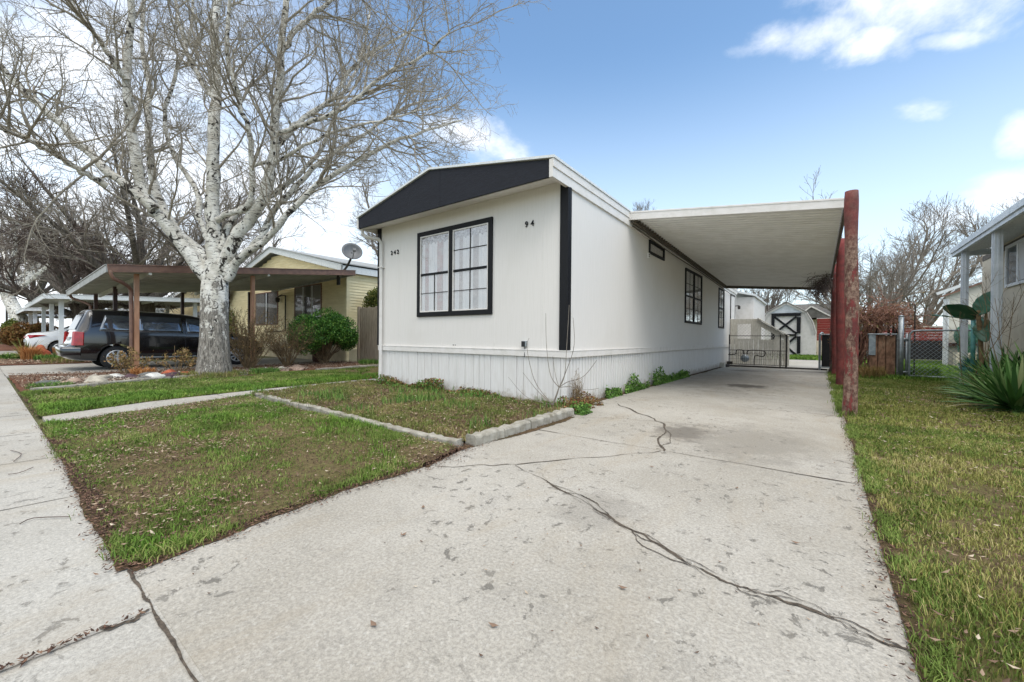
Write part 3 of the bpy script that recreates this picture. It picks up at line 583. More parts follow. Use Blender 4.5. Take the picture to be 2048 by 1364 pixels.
# bigger single leaves and twigs lying on the concrete
for i,(x_,y_,a_) in enumerate(((2.32,-3.62,.4),(1.28,-3.88,1.3),(2.5,-2.1,.3),(1.9,-2.0,2.2),(2.05,-4.1,.5),(2.85,-2.75,2.4),(1.1,-3.6,.8),(1.72,-4.35,2.8))):
    tag(leaves('fallen_leaf',np.array([[x_,y_,.014]]),.02,G['litter'],flat=.95),['curled brown leaf in the middle of the near driveway slab','brown leaf on the driveway near the lawn corner','small dark leaf on the driveway right of the branching crack','leaf scrap on the driveway between the cracks','brown leaf on the near driveway left of the main crack','small leaf near the grass edge on the driveway','leaf on the driveway close to the front lawn','small leaf on the nearest driveway slab'][i],'leaf','fallen leaves on the driveway')
for i,(p,l) in enumerate(((((-2.55,-5.0,.01),(-2.3,-4.95,.012),(-2.05,-5.0,.01)),'thin curved twig on the sidewalk beside the front lawn'),(((-1.72,-4.92,.01),(-1.6,-4.99,.012),(-1.62,-5.04,.01)),'short dark twig on the sidewalk slab'),(((-.3,-4.87,.01),(-.42,-4.99,.012),(-.38,-5.04,.01)),'thin twig on the sidewalk nearest the camera'))):
    tag(MB().tube(resample(p,7),.0025,5).build('fallen_twig',M['twig_dark']),l,'twig','twigs fallen on the sidewalk')
# kerb stones of the flower bed
def kerb(a,b,i,lab,w=.11,h=.13,z0=-.02):
    a=Vector(a+(0,)); b=Vector(b+(0,)); d=(b-a); L=d.length-.014; t=d.normalized(); s=Vector((-t.y,t.x,0)); mb=MB(); n=7
    vs=[];
    for j in range(n+1):
        p=a+t*(L*j/n+.007); e=random.uniform(-.009,.009); wv=w/2+random.uniform(-.007,.007); hh=h+random.uniform(-.012,.008)
        for q,zz in ((-wv,z0),(-wv*.95,hh*.8),(-wv*.7,hh),(wv*.7,hh+e*.4),(wv*.95,hh*.8),(wv,z0)): vs.append(p+s*(q+e)+Vector((0,0,zz)))
    fs=[(j*6+k,j*6+k+1,(j+1)*6+k+1,(j+1)*6+k) for j in range(n) for k in range(5)]+[(0,1,2,3,4,5),tuple(n*6+k for k in range(6))[::-1]]
    mb.add(vs,fs); o=mb.build('edging_block',M['curb'],bev=.006); tag(o,lab,'edging block','concrete edging blocks round the flower bed')
ks=[(-4.68,-2.32),(-4.1,-2.36),(-3.5,-2.38),(-2.9,-2.40),(-2.3,-2.42),(-1.75,-2.44),(-1.2,-2.46),(-.62,-2.5),(-.1,-2.49),(.30,-2.48)]
for i in range(9): kerb(ks[i],ks[i+1],i,['concrete edging block at the far end of the row, next to the walkway','second edging block from the walkway','third edging block from the walkway','fourth edging block from the walkway','fifth edging block, middle of the front row','sixth edging block from the walkway','seventh edging block from the walkway','eighth edging block, second from the front corner of the bed','ninth edging block, at the front corner of the bed'][i],w=.09,h=.06)
ks=[(.37,-2.42),(.37,-1.98),(.36,-1.5),(.36,-.98),(.34,-.5)]
for i in range(4): kerb(ks[i],ks[i+1],i,['chunky edging block beside the driveway, first from the bed corner','chunky edging block beside the driveway, second from the bed corner','chunky edging block beside the driveway, third from the bed corner','rounded edging block beside the driveway, nearest the white house'][i],w=.13,h=.10)
# long low kerbs of the rock bed
for i,(a,b,l) in enumerate((((-7.95,-4.6),(-8.9,-2.4),'low concrete kerb in front of the rocks'),((-8.9,-2.4),(-8.95,-.9),'low concrete kerb in front of the big tree'),((-8.72,.8),(-8.98,3.2),'low concrete kerb in front of the green bush'))):
    kerb(a,b,i,l,w=.12,h=.07)
# ------------------------------------------------------------------ the white mobile home
home=thing('mobile_home','white mobile home with charcoal gable and black window trim, numbered 242 and 94','house',(-2.25,7.3,0))
WT=lambda y:3.22-.016*y      # wall top falls slightly to the back
L=14.6
mb=MB(); mb.prism([(-4.5,0,.74),(0,0,.74),(0,0,3.31),(-2.45,0,3.8),(-4.5,0,3.31)],(0,.05,0)); mb.build('front_wall',M['white_wall'],home)
mb=MB(); mb.prism([(-.05,.05,.74),(-.05,L,.74),(-.05,L,WT(L)),(-.05,.05,WT(0))],(.05,0,0)); mb.build('side_wall',M['white_wall'],home)
mb=MB(); mb.box(-4.5,-4.45,.05,L,.74,3.0); mb.box(-4.45,-.05,L-.05,L,.74,2.98); mb.build('rear_wall',M['white_wall'],home)
# seams between the front panels
mb=MB()
for x in (-1.36,-2.6,-3.85,-.42): MB().box(x-.003,x+.003,-.0025,.0,.83,3.2).build('panel_seam',M['white_trim'],home)
# skirting: separate upright boards, uneven gaps
mb=MB(); x=-4.5
while x<-.02:
    w=random.choice((.13,.2,.27,.2)); w=min(w,-.02-x); d=random.uniform(0,.006); mb.box(x+.004,x+w-.004,.012-d,.05,-.02,.722); x+=w
mb.box(-4.49,-.01,.03,.06,-.02,.722); mb.build('front_skirting',M['white_skirt'],home,.003)
mb=MB(); y=.02
while y<L:
    mb.add([(-.05,y+.004,-.02),(-.012,y+.012,-.02),(-.012,y+.085,-.02),(-.05,y+.096,-.02),(-.05,y+.004,.722),(-.012,y+.012,.722),(-.012,y+.085,.722),(-.05,y+.096,.722)],[(0,1,5,4),(1,2,6,5),(2,3,7,6)]); y+=.1
mb.box(-.09,-.05,0,L,-.02,.722); mb.build('side_skirting',M['white_skirt'],home)
mb=MB(); mb.box(-4.53,.028,-.028,.0,.72,.822); mb.box(.0,.028,0,L,.72,.822); mb.box(-4.535,.033,-.034,-.028,.81,.826); mb.box(.028,.034,-.034,L,.81,.826); mb.build('belt_board',M['white_trim'],home,.003)
# gable board, roof, eaves
Y0=-.45
mb=MB(); mb.prism([(-4.6,Y0,3.2),(-2.2,Y0,3.2),(-2.2,Y0,3.83),(-2.45,Y0,3.87),(-4.6,Y0,3.41)],(0,.03,0)); mb.prism([(-2.195,Y0,3.2),(-.03,Y0,3.2),(-.03,Y0,3.43),(-2.195,Y0,3.826)],(0,.03,0)); mb.build('gable_board',M['gable'],home,.002)
mb=MB(); mb.prism([(-4.6,Y0+.035,3.195),(-4.6,-.001,3.29),(-4.6,-.001,3.31),(-4.6,Y0+.035,3.215)],(4.56,0,0)); mb.build('soffit',M['white_trim'],home)
mb=MB()
def roofslab(x0,z0,x1,z1,t=.035):
    dz=.016*15
    vs=[(x0,Y0-.03,z0),(x1,Y0-.03,z1),(x1,L+.15,z1-dz),(x0,L+.15,z0-dz)]; vs+= [(a,b,c+t) for a,b,c in vs]
    mb.add(vs,[(0,3,2,1),(4,5,6,7),(0,1,5,4),(1,2,6,5),(2,3,7,6),(3,0,4,7)])
roofslab(-4.66,3.41,-2.45,3.875); roofslab(-2.45,3.875,.06,3.435); mb.build('roof',M['whitemetal'],home)
mb=MB()
def eave(x0,x1,z0,z1,ya=Y0-.02,yb=L+.1):
    f=lambda y:-.016*(y-Y0); vs=[(x0,ya,z0+f(ya)),(x1,ya,z0+f(ya)),(x1,yb,z0+f(yb)),(x0,yb,z0+f(yb))]; vs+=[(a,b,c+z1-z0) for a,b,c in vs]
    mb.add(vs,[(0,3,2,1),(4,5,6,7),(0,1,5,4),(1,2,6,5),(2,3,7,6),(3,0,4,7)])
eave(-.028,.03,3.185,3.432); eave(.03,.045,3.32,3.436); eave(-4.64,-4.605,3.2,3.41); mb.build('eave_board',M['white_trim'],home,.003)
MB().box(-.11,.027,-.03,-.001,.826,3.275).box(.001,.03,.0,.07,.826,3.19).build('corner_trim',M['black_trim'],home,.003)
MB().box(-4.56,-4.46,-.03,-.001,.826,3.275).box(-4.56,-4.501,0,.05,.826,3.19).build('corner_trim',M['black_trim'],home,.003)
mb=MB(); mb.tube([(-4.62,-.36,3.24),(-4.6,-.36,3.12),(-4.56,-.3,3.06),(-4.42,-.1,3.03),(-4.4,-.06,2.96),(-4.4,-.06,1.5),(-4.4,-.06,.5),(-4.4,-.07,.0)],.038,4)
mb.box(-4.45,-4.35,-.1,0,2.44,2.46); mb.build('downspout',M['white_trim'],home,.004)
# front window
def fwin():
    fr=MB(); x0,x1,z0,z1=-3.28,-1.40,1.39,3.0; w=.085; d=-.035
    fr.box(x0,x1,d,0,z1-w,z1); fr.box(x0,x1,d,0,z0,z0+w); fr.box(x0,x0+w,d,0,z0+w,z1-w); fr.box(x1-w,x1,d,0,z0+w,z1-w); fr.box(-2.41,-2.32,d-.002,0,z0+w,z1-w)
    f=fr.build('window',M['black_trim'],home,.004)
    for k,(a,b) in enumerate(((x0+w,-2.41),(-2.32,x1-w))):
        s=MB(); A,B=z0+w,z1-w; t=.022
        s.box(a,b,-.028,-.001,B-t,B); s.box(a,b,-.028,-.001,A,A+t); s.box(a,a+t,-.028,-.001,A+t,B-t); s.box(b-t,b,-.028,-.001,A+t,B-t); s.build('sash_frame',M['white_trim'],f)
        c=(A+B)/2-.01; mr=MB(); mr.box(a+t,b-t,-.03,-.012,c-.02,c+.02); mr.build('meeting_rail',M['black_trim'],f)
        mu=MB(); xm=(a+b)/2; q=.006
        if k: mu.box(xm-q,xm+q,-.022,-.014,c+.02,B-t); mu.box(a+t,b-t,-.0225,-.0145,(c+B)/2-q,(c+B)/2+q)
        mu.box(xm-q,xm+q,-.022,-.014,A+t,c-.02); mu.box(a+t,b-t,-.0225,-.0145,(c+A)/2-q,(c+A)/2+q); mu.build('muntin',M['iron'],f)
        g=MB(); g.box(a+t,b-t,-.0125,-.0105,A+t,B-t); g.build('pane',M['glass'],f)
        bk=MB(); bk.box(a+t,b-t,-.0025,-.0005,A+t,B-t); bk.build('inner_curtain',M['dim_curtain'] if k else M['red_curtain'],f)
        cu=MB(); W=b-a-2*t
        for p0,p1 in (((.02,.13),(.28,.58),(.8,.99)) if k==0 else ((.03,.16),(.27,.58),(.74,.99))):
            n=14; vs=[]
            for zz in (A+t,B-t-.12):
                for j in range(n+1): u=p0+(p1-p0)*j/n; vs.append((a+t+W*u,-.0065+.0022*math.sin(j*1.9+k),zz))
            cu.add(vs,[(j,j+1,n+2+j,n+1+j) for j in range(n)])
        cu.build('sheer_curtain',M['curtain'],f)
        v=MB(); n=30; v.add([(a+t+W*j/n,-.009,B-t) for j in range(n+1)]+[(a+t+W*j/n,-.009,B-t-.13-.03*math.sin(j*1.3)) for j in range(n+1)],[(j,j+1,n+2+j,n+1+j) for j in range(n)]); v.build('valance',M['lace'],f)
fwin()
def swin(y0,y1,z0,z1,name='window',grid=2,split=True,w=.06,lab=None):
    fr=MB(); d=.03
    fr.box(0,d,y0,y1,z1-w,z1); fr.box(0,d,y0,y1,z0,z0+w); fr.box(0,d,y0,y0+w,z0+w,z1-w); fr.box(0,d,y1-w,y1,z0+w,z1-w)
    cells=[(y0+w,y1-w)]
    if split: m_=(y0+y1)/2; fr.box(0,d+.002,m_-.04,m_+.04,z0+w,z1-w); cells=[(y0+w,m_-.04),(m_+.04,y1-w)]
    f=fr.build(name,M['black_trim'],home,.003)
    for a,b in cells:
        A,B=z0+w,z1-w
        bk=MB(); bk.box(.0005,.003,a,b,A,B); bk.build('inner_curtain',M['dim_curtain'],f)
        if grid:
            cu=MB(); cu.box(.004,.0055,a+.01,b-.06,A+.02,B-.02); cu.build('sheer_curtain',M['curtain'],f)
            s=MB(); c=(A+B)/2; s.box(.012,.028,a,b,c-.02,c+.02); s.build('meeting_rail',M['black_trim'],f)
            mu=MB(); q=.007; ym=(a+b)/2; mu.box(.0115,.018,ym-q,ym+q,A,c-.02); mu.box(.0115,.018,ym-q,ym+q,c+.02,B)
            for zz in ((c+B)/2,(c+A)/2): mu.box(.012,.0185,a,b,zz-q,zz+q)
            mu.build('muntin',M['iron'],f)
        g=MB(); g.box(.0085,.0105,a,b,A,B); g.build('pane',M['glass'],f)
    return f
swin(3.46,4.5,2.82,3.11,grid=0,split=False,w=.055); swin(6.36,8.26,1.45,2.93); swin(10.84,11.84,1.42,2.86,split=False)
mb=MB(); mb.box(0,.03,3.37,3.47,2.71,2.82); vent=mb.build('side_vent',M['white_trim'],home,.004); mb=MB(); mb.box(.03,.034,3.385,3.455,2.74,2.755); mb.box(.03,.034,3.385,3.455,2.775,2.79); mb.build('louvre',M['plastic'],vent)
mb=MB(); mb.box(0,.03,13.2,13.26,.826,2.86); mb.box(0,.03,14.2,14.26,.826,2.86); mb.box(0,.03,13.2,14.26,2.8,2.86); fr=mb.build('door_frame',M['iron'],home)
mb=MB(); mb.box(0,.018,13.26,14.2,.826,2.8); mb.build('door',M['white_trim'],home)
mb=MB(); mb.lathe([(.03,2.3),(.05,2.32),(.055,2.42),(.02,2.46)],(.14,14.45,0),'z',10); mb.bar((0,14.45,2.44),(.14,14.45,2.46),.03,.03); mb.build('porch_light',M['iron'],home)
mb=MB(); mb.box(-.77,-.69,-.055,0,.865,.955); ob=mb.build('outlet_box',M['galv'],home,.006); mb=MB(); mb.box(-.765,-.7,-.06,-.055,.87,.95); mb.build('outlet_cover',M['plastic'],ob)
mb=MB(); mb.tube([(-.73,-.02,.865),(-.73,-.015,.82),(-.72,-.04,.7)],.006,5); mb.build('outlet_wire',M['plastic'],ob)
for i,c in enumerate('242'): text_mesh('house_number',c,.12,.004,M['black_trim'],home,(-4.10+i*.1,-.012,2.72),(R(90),0,0))
for i,c in enumerate('94'): text_mesh('house_number',c,.125,.004,M['black_trim'],home,(-.72+i*.11,-.012,2.76),(R(90),0,0))
mb=MB(); mb.box(-2.32,-2.30,-.006,0,.86,.875); mb.box(-2.27,-2.25,-.006,0,.86,.872); mb.build('clip',M['plastic'],home)
mb=MB(); mb.box(-.6,.6,15.1,19.5,.1,2.86); mb.build('rear_addition_wall',M['white_trim'],home)
mb=MB(); mb.add([(-.7,14.9,3.22),(.68,14.9,2.88),(.68,19.7,2.82),(-.7,19.7,3.16),(-.7,14.9,3.3),(.68,14.9,2.96),(.68,19.7,2.9),(-.7,19.7,3.24)],[(0,3,2,1),(4,5,6,7),(0,1,5,4),(1,2,6,5),(2,3,7,6),(3,0,4,7)]); mb.build('rear_addition_roof',M['whitemetal'],home)
# ------------------------------------------------------------------ the carport
cp=thing('carport','white corrugated carport roof on red peeling log posts over the driveway','carport',(1.6,7,0))
A_,B_,C_,D_=(.06,2.31,3.32),(3.17,2.31,2.95),(3.1,11.8,2.76),(.06,11.8,3.04)
def rp(u,v): # u across, v to the back
    return [(A_[i]*(1-u)+B_[i]*u)*(1-v)+(D_[i]*(1-u)+C_[i]*u)*v for i in range(3)]
n=63*4; vs=[]; prof=[0,0,.05,.05]
for j in range(n+1):
    for u in (0,.25,.5,.75,1):
        p=rp(u,j/n); p[2]+=prof[j%4]-.03; vs.append(p)
F=[(j*5+k,j*5+k+1,(j+1)*5+k+1,(j+1)*5+k) for j in range(n) for k in range(4)]
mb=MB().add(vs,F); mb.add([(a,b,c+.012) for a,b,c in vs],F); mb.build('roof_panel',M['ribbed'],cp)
mb=MB(); mb.add([(.02,2.27,3.245),(3.2,2.27,2.885),(3.2,2.31,2.885),(.02,2.31,3.245),(.02,2.27,3.395),(3.2,2.27,3.02),(3.2,2.31,3.02),(.02,2.31,3.395)],[(0,3,2,1),(4,5,6,7),(0,1,5,4),(1,2,6,5),(2,3,7,6),(3,0,4,7)])
mb.add([(.02,2.262,3.37),(3.2,2.262,2.995),(3.2,2.27,2.995),(.02,2.27,3.37),(.02,2.262,3.4),(3.2,2.262,3.025),(3.2,2.27,3.025),(.02,2.27,3.4)],[(0,3,2,1),(4,5,6,7),(0,1,5,4),(1,2,6,5),(2,3,7,6),(3,0,4,7)])
mb.build('front_fascia',M['white_trim'],cp,.004)
mb=MB(); mb.bar((3.2,2.31,2.95),(3.13,11.8,2.76),.04,.13); mb.bar((.02,11.8,2.99),(3.15,11.8,2.72),.05,.12); mb.build('edge_gutter',M['rust'],cp)
mb=MB(); mb.bar((.075,2.33,3.225),(.075,11.8,2.95),.05,.05); 
for j in range(0,60): y=2.4+j*.155; z=3.25-.03*(y-2.31); mb.box(.05,.14,y,y+.05,z-.01,z+.03)
mb.build('wall_bracket',M['rust'],cp)
mb=MB(); mb.tube(resample([(.05,2.4,3.16),(.06,5,3.05),(.05,8,3.0),(.06,11.5,2.86),(.05,13.5,2.8)],30),.012,5); mb.build('cable',M['rust'],cp)
for i,(x,y,h,r) in enumerate(((3.25,1.86,2.985,.073),(3.265,5.99,3.17,.078),(3.25,9.3,3.12,.08),(3.25,11.7,3.0,.08))):
    zz=np.linspace(-.1,h,26); rr=[r*(1.1 if z<.15 else 1)*(1+.05*math.sin(z*5+i)+random.uniform(-.02,.02)) for z in zz]; rr[0]*=1.05; rr[-1]*=.93
    k=20; pts=[(x+.012*math.sin(z*1.7+i),y,z) for z in zz]; MB().tube(pts,rr,k).build('post',M['redlog'],cp,smooth=True)
# ------------------------------------------------------------------ porch lattice, gates, meter
la=thing('porch_screen','grey painted porch side with diamond lattice openings and a sloping stair rail','porch',(1,13,0))
Y=13.0; mb=MB()
for i in range(12):
    x=.05+i*.16; top=1.02 if x<1.85 else .95; mb.box(x+.004,x+.154,Y,Y+.03,.02,top)
mb.build('boards',M['lattice'],la,.003)
mb=MB(); mb.box(.05,.3,Y-.002,Y+.03,1.02,1.82); mb.box(.3,.92,Y-.004,Y+.03,1.62,1.82); mb.box(.76,1.1,Y-.006,Y+.034,1.02,1.815); mb.box(.3,.78,Y-.003,Y+.03,.95,1.05)
mb.prism([(1.1,Y-.004,1.72),(1.1,Y-.004,1.5),(1.98,Y-.004,.93),(1.98,Y-.004,1.12)],(0,.04,0)); mb.box(1.55,1.75,Y-.005,Y+.035,.6,1.25); mb.box(1.86,2.0,Y-.02,Y+.09,.02,1.12)
mb.bar((.98,Y-.02,1.84),(2.0,Y-.02,1.15),.14,.035,(0,0,1)); mb.build('frame',M['lattice'],la,.004)
mb=MB()
def lat(x0,x1,z0,z1,dy):
    import itertools
    for s in (1,-1):
        c=-3.
        while c<4:
            # line z = s*x + c inside the box
            pts=[]
            for xx in (x0,x1):
                z=s*xx+c
                if z0<=z<=z1: pts.append((xx,z))
            for z in (z0,z1):
                xx=(z-c)/s
                if x0<xx<x1: pts.append((xx,z))
            if len(pts)==2: mb.bar((pts[0][0],dy+.006*s,pts[0][1]),(pts[1][0],dy+.006*s,pts[1][1]),.008,.035,(0,1,0))
            c+=.115
lat(.3,.78,1.02,1.64,Y+.012); lat(1.1,1.56,.7,1.5,Y+.012); mb.build('lattice_strips',M['lattice'],la)
gt=thing('yard_gate','low dark iron gate panel with wire mesh in front of the lattice porch','gate',(1,12,0))
mb=MB()
for x in (.18,1.79,1.97): mb.tube([(x,12,-.05),(x,12,1.2)],.018 if x!=1.97 else .03,8)
mb.build('gate_post',M['iron'],gt)
mb=MB()
for z in (1.15,.62,.1): mb.tube([(.18,12,z),(1.97,12,z)],.012,6)
mb.build('rail',M['iron'],gt)
mb=MB()
for i in range(26): x=.22+i*.067; mb.tube([(x,12,.1),(x,12,.62)],.0045,4)
for i in range(13):
    x=.25+i*.13; mb.tube([(x+.05*math.cos(a),12,.48+.07*math.sin(a)) for a in np.linspace(0,6.28,9)],.004,4)
for z in (.3,.5): mb.tube([(.2,12.0,z),(1.95,12.0,z)],.004,4)
mb.build('wire_mesh',M['iron'],gt)
MB().tube([(.2,12.05,.02),(1,12.06,.03),(3.1,12.05,.02)],.035,6).build('threshold',M['iron'],gt)
og=thing('open_gate','grey framed gate leaf with dark mesh standing open beside the red posts','gate',(3.1,12,0))
mb=MB(); 
for y,z0,z1 in ((12.0,0,1.22),(13.5,.1,1.2)): mb.tube([(2.9+(y-12)*.06,y,z0),(2.9+(y-12)*.06,y,z1)],.032,8)
mb.tube([(2.9,12,1.2),(2.95,12.1,1.27),(2.99,13.4,1.27),(2.99,13.5,1.2)],.024,7); mb.tube([(2.9,12,.12),(2.99,13.5,.12)],.02,7)
mb.tube([(2.93,12,1.2),(3.25,12,1.2)],.02,6); mb.tube([(2.93,12,.1),(3.25,12,.1)],.02,6); mb.build('gate_frame',M['galv'],og)
mb=MB(); mb.box(2.95,3.25,12.01,12.025,.12,1.18); mb.build('screen',M['mesh_black'],og)
gm=thing('gas_meter','grey gas meter with bent pipes in front of the porch boards','meter',(.6,12.6,0))
MB().lathe([(.05,12.5),(.13,12.52),(.15,12.6),(.13,12.68),(.05,12.7)],(.62,0,.3),'y',16).build('meter_body',M['galv'],gm,smooth=True)
mb=MB(); mb.tube(resample([(.05,12.6,.42),(.3,12.6,.45),(.34,12.6,.6),(.55,12.6,.6),(.58,12.6,.45)],14),.018,6); mb.tube(resample([(.7,12.6,.45),(.74,12.6,.6),(1.2,12.6,.6),(1.28,12.6,.5),(1.2,12.6,.38),(.95,12.6,.4),(.93,12.6,0)],20),.018,6); mb.box(.02,.2,12.5,12.65,.0,.16); mb.build('pipe',M['iron'],gm)
bw=MB().lathe([(.1,0),(.16,.02),(.15,.08),(.12,.1)],(.12,11.55,0),'z',12).build('plant_saucer',M['iron']); tag(bw,'small dark basin on the ground at the wall beside the iron gate','basin')
tag(MB().box(.0,.16,11.2,11.45,0,.17).build('wooden_step',M['lattice'],bev=.01),'small white wooden block against the skirting near the iron gate','block')
# ------------------------------------------------------------------ the big white-barked tree
TB=(-9.0,-1.5,0)
bt=thing('white_barked_tree','big bare tree with white and black bark and thick grey trunk','tree',TB)
rng=np.random.default_rng(5)
tp=resample([(-9.08,-1.6,-.15),(-9.1,-1.58,.35),(-9.17,-1.56,.9),(-9.24,-1.54,1.7),(-9.33,-1.5,2.35),(-9.37,-1.48,2.9)],22)
zz=tp[:,2]; tr=np.interp(zz,[-.15,.1,.4,.9,1.7,2.3,2.9],[.43,.37,.33,.305,.285,.285,.2]); k=40
a=np.arange(k)*6.28318/k; V=np.zeros((22,k,3)); V[:,:,2]=zz[:,None]
fl=1+.06*np.exp(-zz[:,None]/.25)*np.sin(a*5+.6)[None]+.035*np.sin(a[None]*9+zz[:,None]*1.7)+.02*np.sin(a[None]*15-zz[:,None]*3)
V[:,:,0]=tp[:,0,None]+np.cos(a)*tr[:,None]*fl; V[:,:,1]=tp[:,1,None]+np.sin(a)*tr[:,None]*fl
i=np.arange(21)[:,None]*k; j=np.arange(k)[None]; F=np.stack([i+j,i+(j+1)%k,i+k+(j+1)%k,i+k+j],-1).reshape(-1,4)
npmesh('trunk',V.reshape(-1,3),F,M['birch'],bt,True,TB)
LIMBS=[
('c',[(-9.32,-1.48,2.41),(-9.42,-1.5,3.44),(-9.52,-1.5,4.47),(-9.57,-1.46,5.78),(-9.62,-1.4,7.23),(-9.73,-1.4,8.57),(-9.81,-1.35,10.58),(-9.83,-1.26,12.75)],0.24,0.07),
('L2',[(-9.39,-1.53,2.28),(-9.68,-1.82,2.9),(-10.05,-2.19,3.61),(-10.32,-2.49,4.17),(-10.48,-2.72,4.82),(-10.49,-2.83,5.64),(-10.46,-2.92,6.56),(-10.38,-2.98,7.58),(-10.17,-2.94,8.7),(-10.09,-2.99,10.25)],0.22,0.06),
('L3',[(-10.12,-2.51,4.09),(-10.34,-2.82,4.45),(-10.64,-3.23,4.87),(-10.97,-3.69,5.45),(-11.22,-4.1,5.99),(-11.44,-4.49,6.45),(-11.67,-4.91,7.05),(-11.95,-5.37,7.55)],0.15,0.05),
('L4',[(-9.4,-1.53,2.6),(-9.87,-1.72,3.2),(-10.55,-2.02,3.82),(-11.14,-2.22,4.59),(-11.55,-2.27,5.47),(-11.94,-2.29,6.53),(-12.2,-2.2,7.76),(-12.69,-2.26,9.33),(-12.98,-2.16,11.7)],0.17,0.05),
('R5',[(-9.24,-1.42,2.6),(-8.9,-1.2,3.42),(-8.45,-0.92,4.11),(-8.11,-0.73,4.78),(-7.95,-0.68,5.63),(-7.85,-0.68,6.58),(-7.69,-0.64,7.77),(-7.53,-0.6,8.82),(-7.4,-0.57,10.58)],0.21,0.06),
('R6',[(-9.09,-1.3,2.41),(-8.75,-1.14,2.97),(-8.14,-0.81,3.39),(-7.52,-0.49,4.05),(-6.96,-0.21,4.62),(-6.21,0.19,5.06),(-5.33,0.69,5.52),(-4.47,1.16,5.81),(-3.67,1.59,5.99)],0.13,0.02),
('R7',[(-9.14,-1.34,2.54),(-8.82,-1.01,3.07),(-8.56,-0.7,3.6),(-8.41,-0.46,4.28),(-8.01,-0.02,5.04),(-7.49,0.51,5.81),(-6.86,1.14,6.41),(-6.11,1.86,7.22),(-5.23,2.68,7.63)],0.14,0.02),
('R8',[(-7.95,-0.72,5.61),(-7.78,-0.38,6.17),(-7.54,0.07,6.75),(-7.29,0.56,7.35),(-7.24,0.92,8.17),(-6.83,1.57,8.97),(-6.29,2.33,9.67)],0.1,0.03),
('C9',[(-9.31,-1.46,3.94),(-8.84,-1.25,4.09),(-8.39,-1.09,4.26),(-8.13,-1.1,5.04),(-8.01,-1.22,5.8),(-7.96,-1.41,6.35),(-7.87,-1.58,6.87),(-7.79,-1.77,7.64),(-7.47,-1.78,8.81)],0.1,0.04),
('L10',[(-10.14,-3.34,4.41),(-10.1,-3.78,4.62),(-9.89,-4.24,4.83),(-9.49,-4.62,4.85),(-8.97,-4.96,4.72)],0.09,0.04),
('L11',[(-10.36,-2.98,7.1),(-10.38,-3.23,7.44),(-10.31,-3.48,7.79),(-10.24,-3.77,8.09),(-10.17,-4.07,8.61)],0.09,0.03),
('R12',[(-7.92,-0.7,5.98),(-7.08,-0.35,6.12),(-6.03,0.07,6.38),(-5.0,0.44,6.94),(-4.0,0.75,7.15),(-3.3,0.81,7.41)],0.08,0.02),
('R13',[(-7.62,-0.64,7.99),(-7.42,-0.31,8.7),(-7.0,0.23,9.47),(-6.59,0.8,10.4)],0.09,0.03),
('C14',[(-9.63,-1.42,7.1),(-10.28,-1.62,7.89),(-10.92,-1.73,8.89),(-11.57,-1.79,10.38),(-12.26,-1.86,12.1)],0.09,0.03),
('R15',[(-8.67,-0.96,5.34),(-7.77,-0.62,5.35),(-6.82,-0.35,5.62),(-5.7,0.01,5.78),(-4.44,0.43,5.83),(-3.41,0.65,5.77)],0.06,0.015),
('B16',[(-9.35,-1.5,3.17),(-9.97,-1.64,4.0),(-10.43,-1.57,4.9),(-11.27,-1.74,5.72),(-12.11,-1.89,6.88),(-12.47,-1.63,8.57),(-12.6,-1.18,10.37),(-13.05,-0.95,12.93)],0.1,0.04),
('B17',[(-9.25,-1.42,3.17),(-9.33,-1.06,4.16),(-8.85,-0.16,4.98),(-8.46,0.74,6.29),(-8.49,1.36,8.01),(-8.52,2.02,9.56),(-8.78,2.53,11.55)],0.1,0.03),
]
LP=[];LR=[]
for n_,pts,r0,r1 in LIMBS:
    p=resample(pts,26); p[1:-1]+=rng.normal(0,.018,(24,3)); r0*=.78; r1*=.85; r=np.linspace(1,0,26)**.9*(r0-r1)+r1
    r=r*(1+.06*np.sin(np.arange(26)*1.9+r0*50)); LP.append(p); LR.append(r); V,F=tubes(p[None],r[None],12); npmesh('limb',V,F,M['birch'],bt,True,TB)
LP=np.array(LP); LR=np.array(LR)
A1,a1=grow(LP,LR,17,2.4,.85,.12,11,.028,.007,t0=.16,jit=.13,curl=.035,fall=.35,rng=rng)
V,F=tubes(A1,a1,6); npmesh('branches',V,F,M['twig_light'] if 'twig_light' in M else M['twig'],bt,True,TB)
A2,a2=grow(A1,a1,7,1.2,.75,.06,7,.012,.0045,t0=.1,jit=.2,curl=.03,fall=.4,rng=rng)
A3,a3=grow(A2,a2,5,.55,.75,.04,5,.006,.0032,t0=.1,jit=.25,curl=.02,fall=.3,rng=rng)
A4,a4=grow(A3,a3,2,.22,.7,.05,3,.0042,.003,t0=.2,jit=.2,rng=rng)
V,F=joinup([tubes(A2,a2,4),tubes(A3,a3,3),tubes(A4,a4,3)]); npmesh('crown',V,F,M['twig'],bt,False,TB)
# thatch and sprouts at the foot of the trunk
a=RNG.uniform(0,6.28,2600); rr=.34+np.abs(RNG.normal(0,.22,2600)); tag(blades('grass_round_the_trunk',-9.08+np.cos(a)*rr,-1.6+np.sin(a)*rr,.02,RNG.uniform(.05,.16,2600),RNG.uniform(.006,.012,2600),G['bed'],.6),kind='stuff')
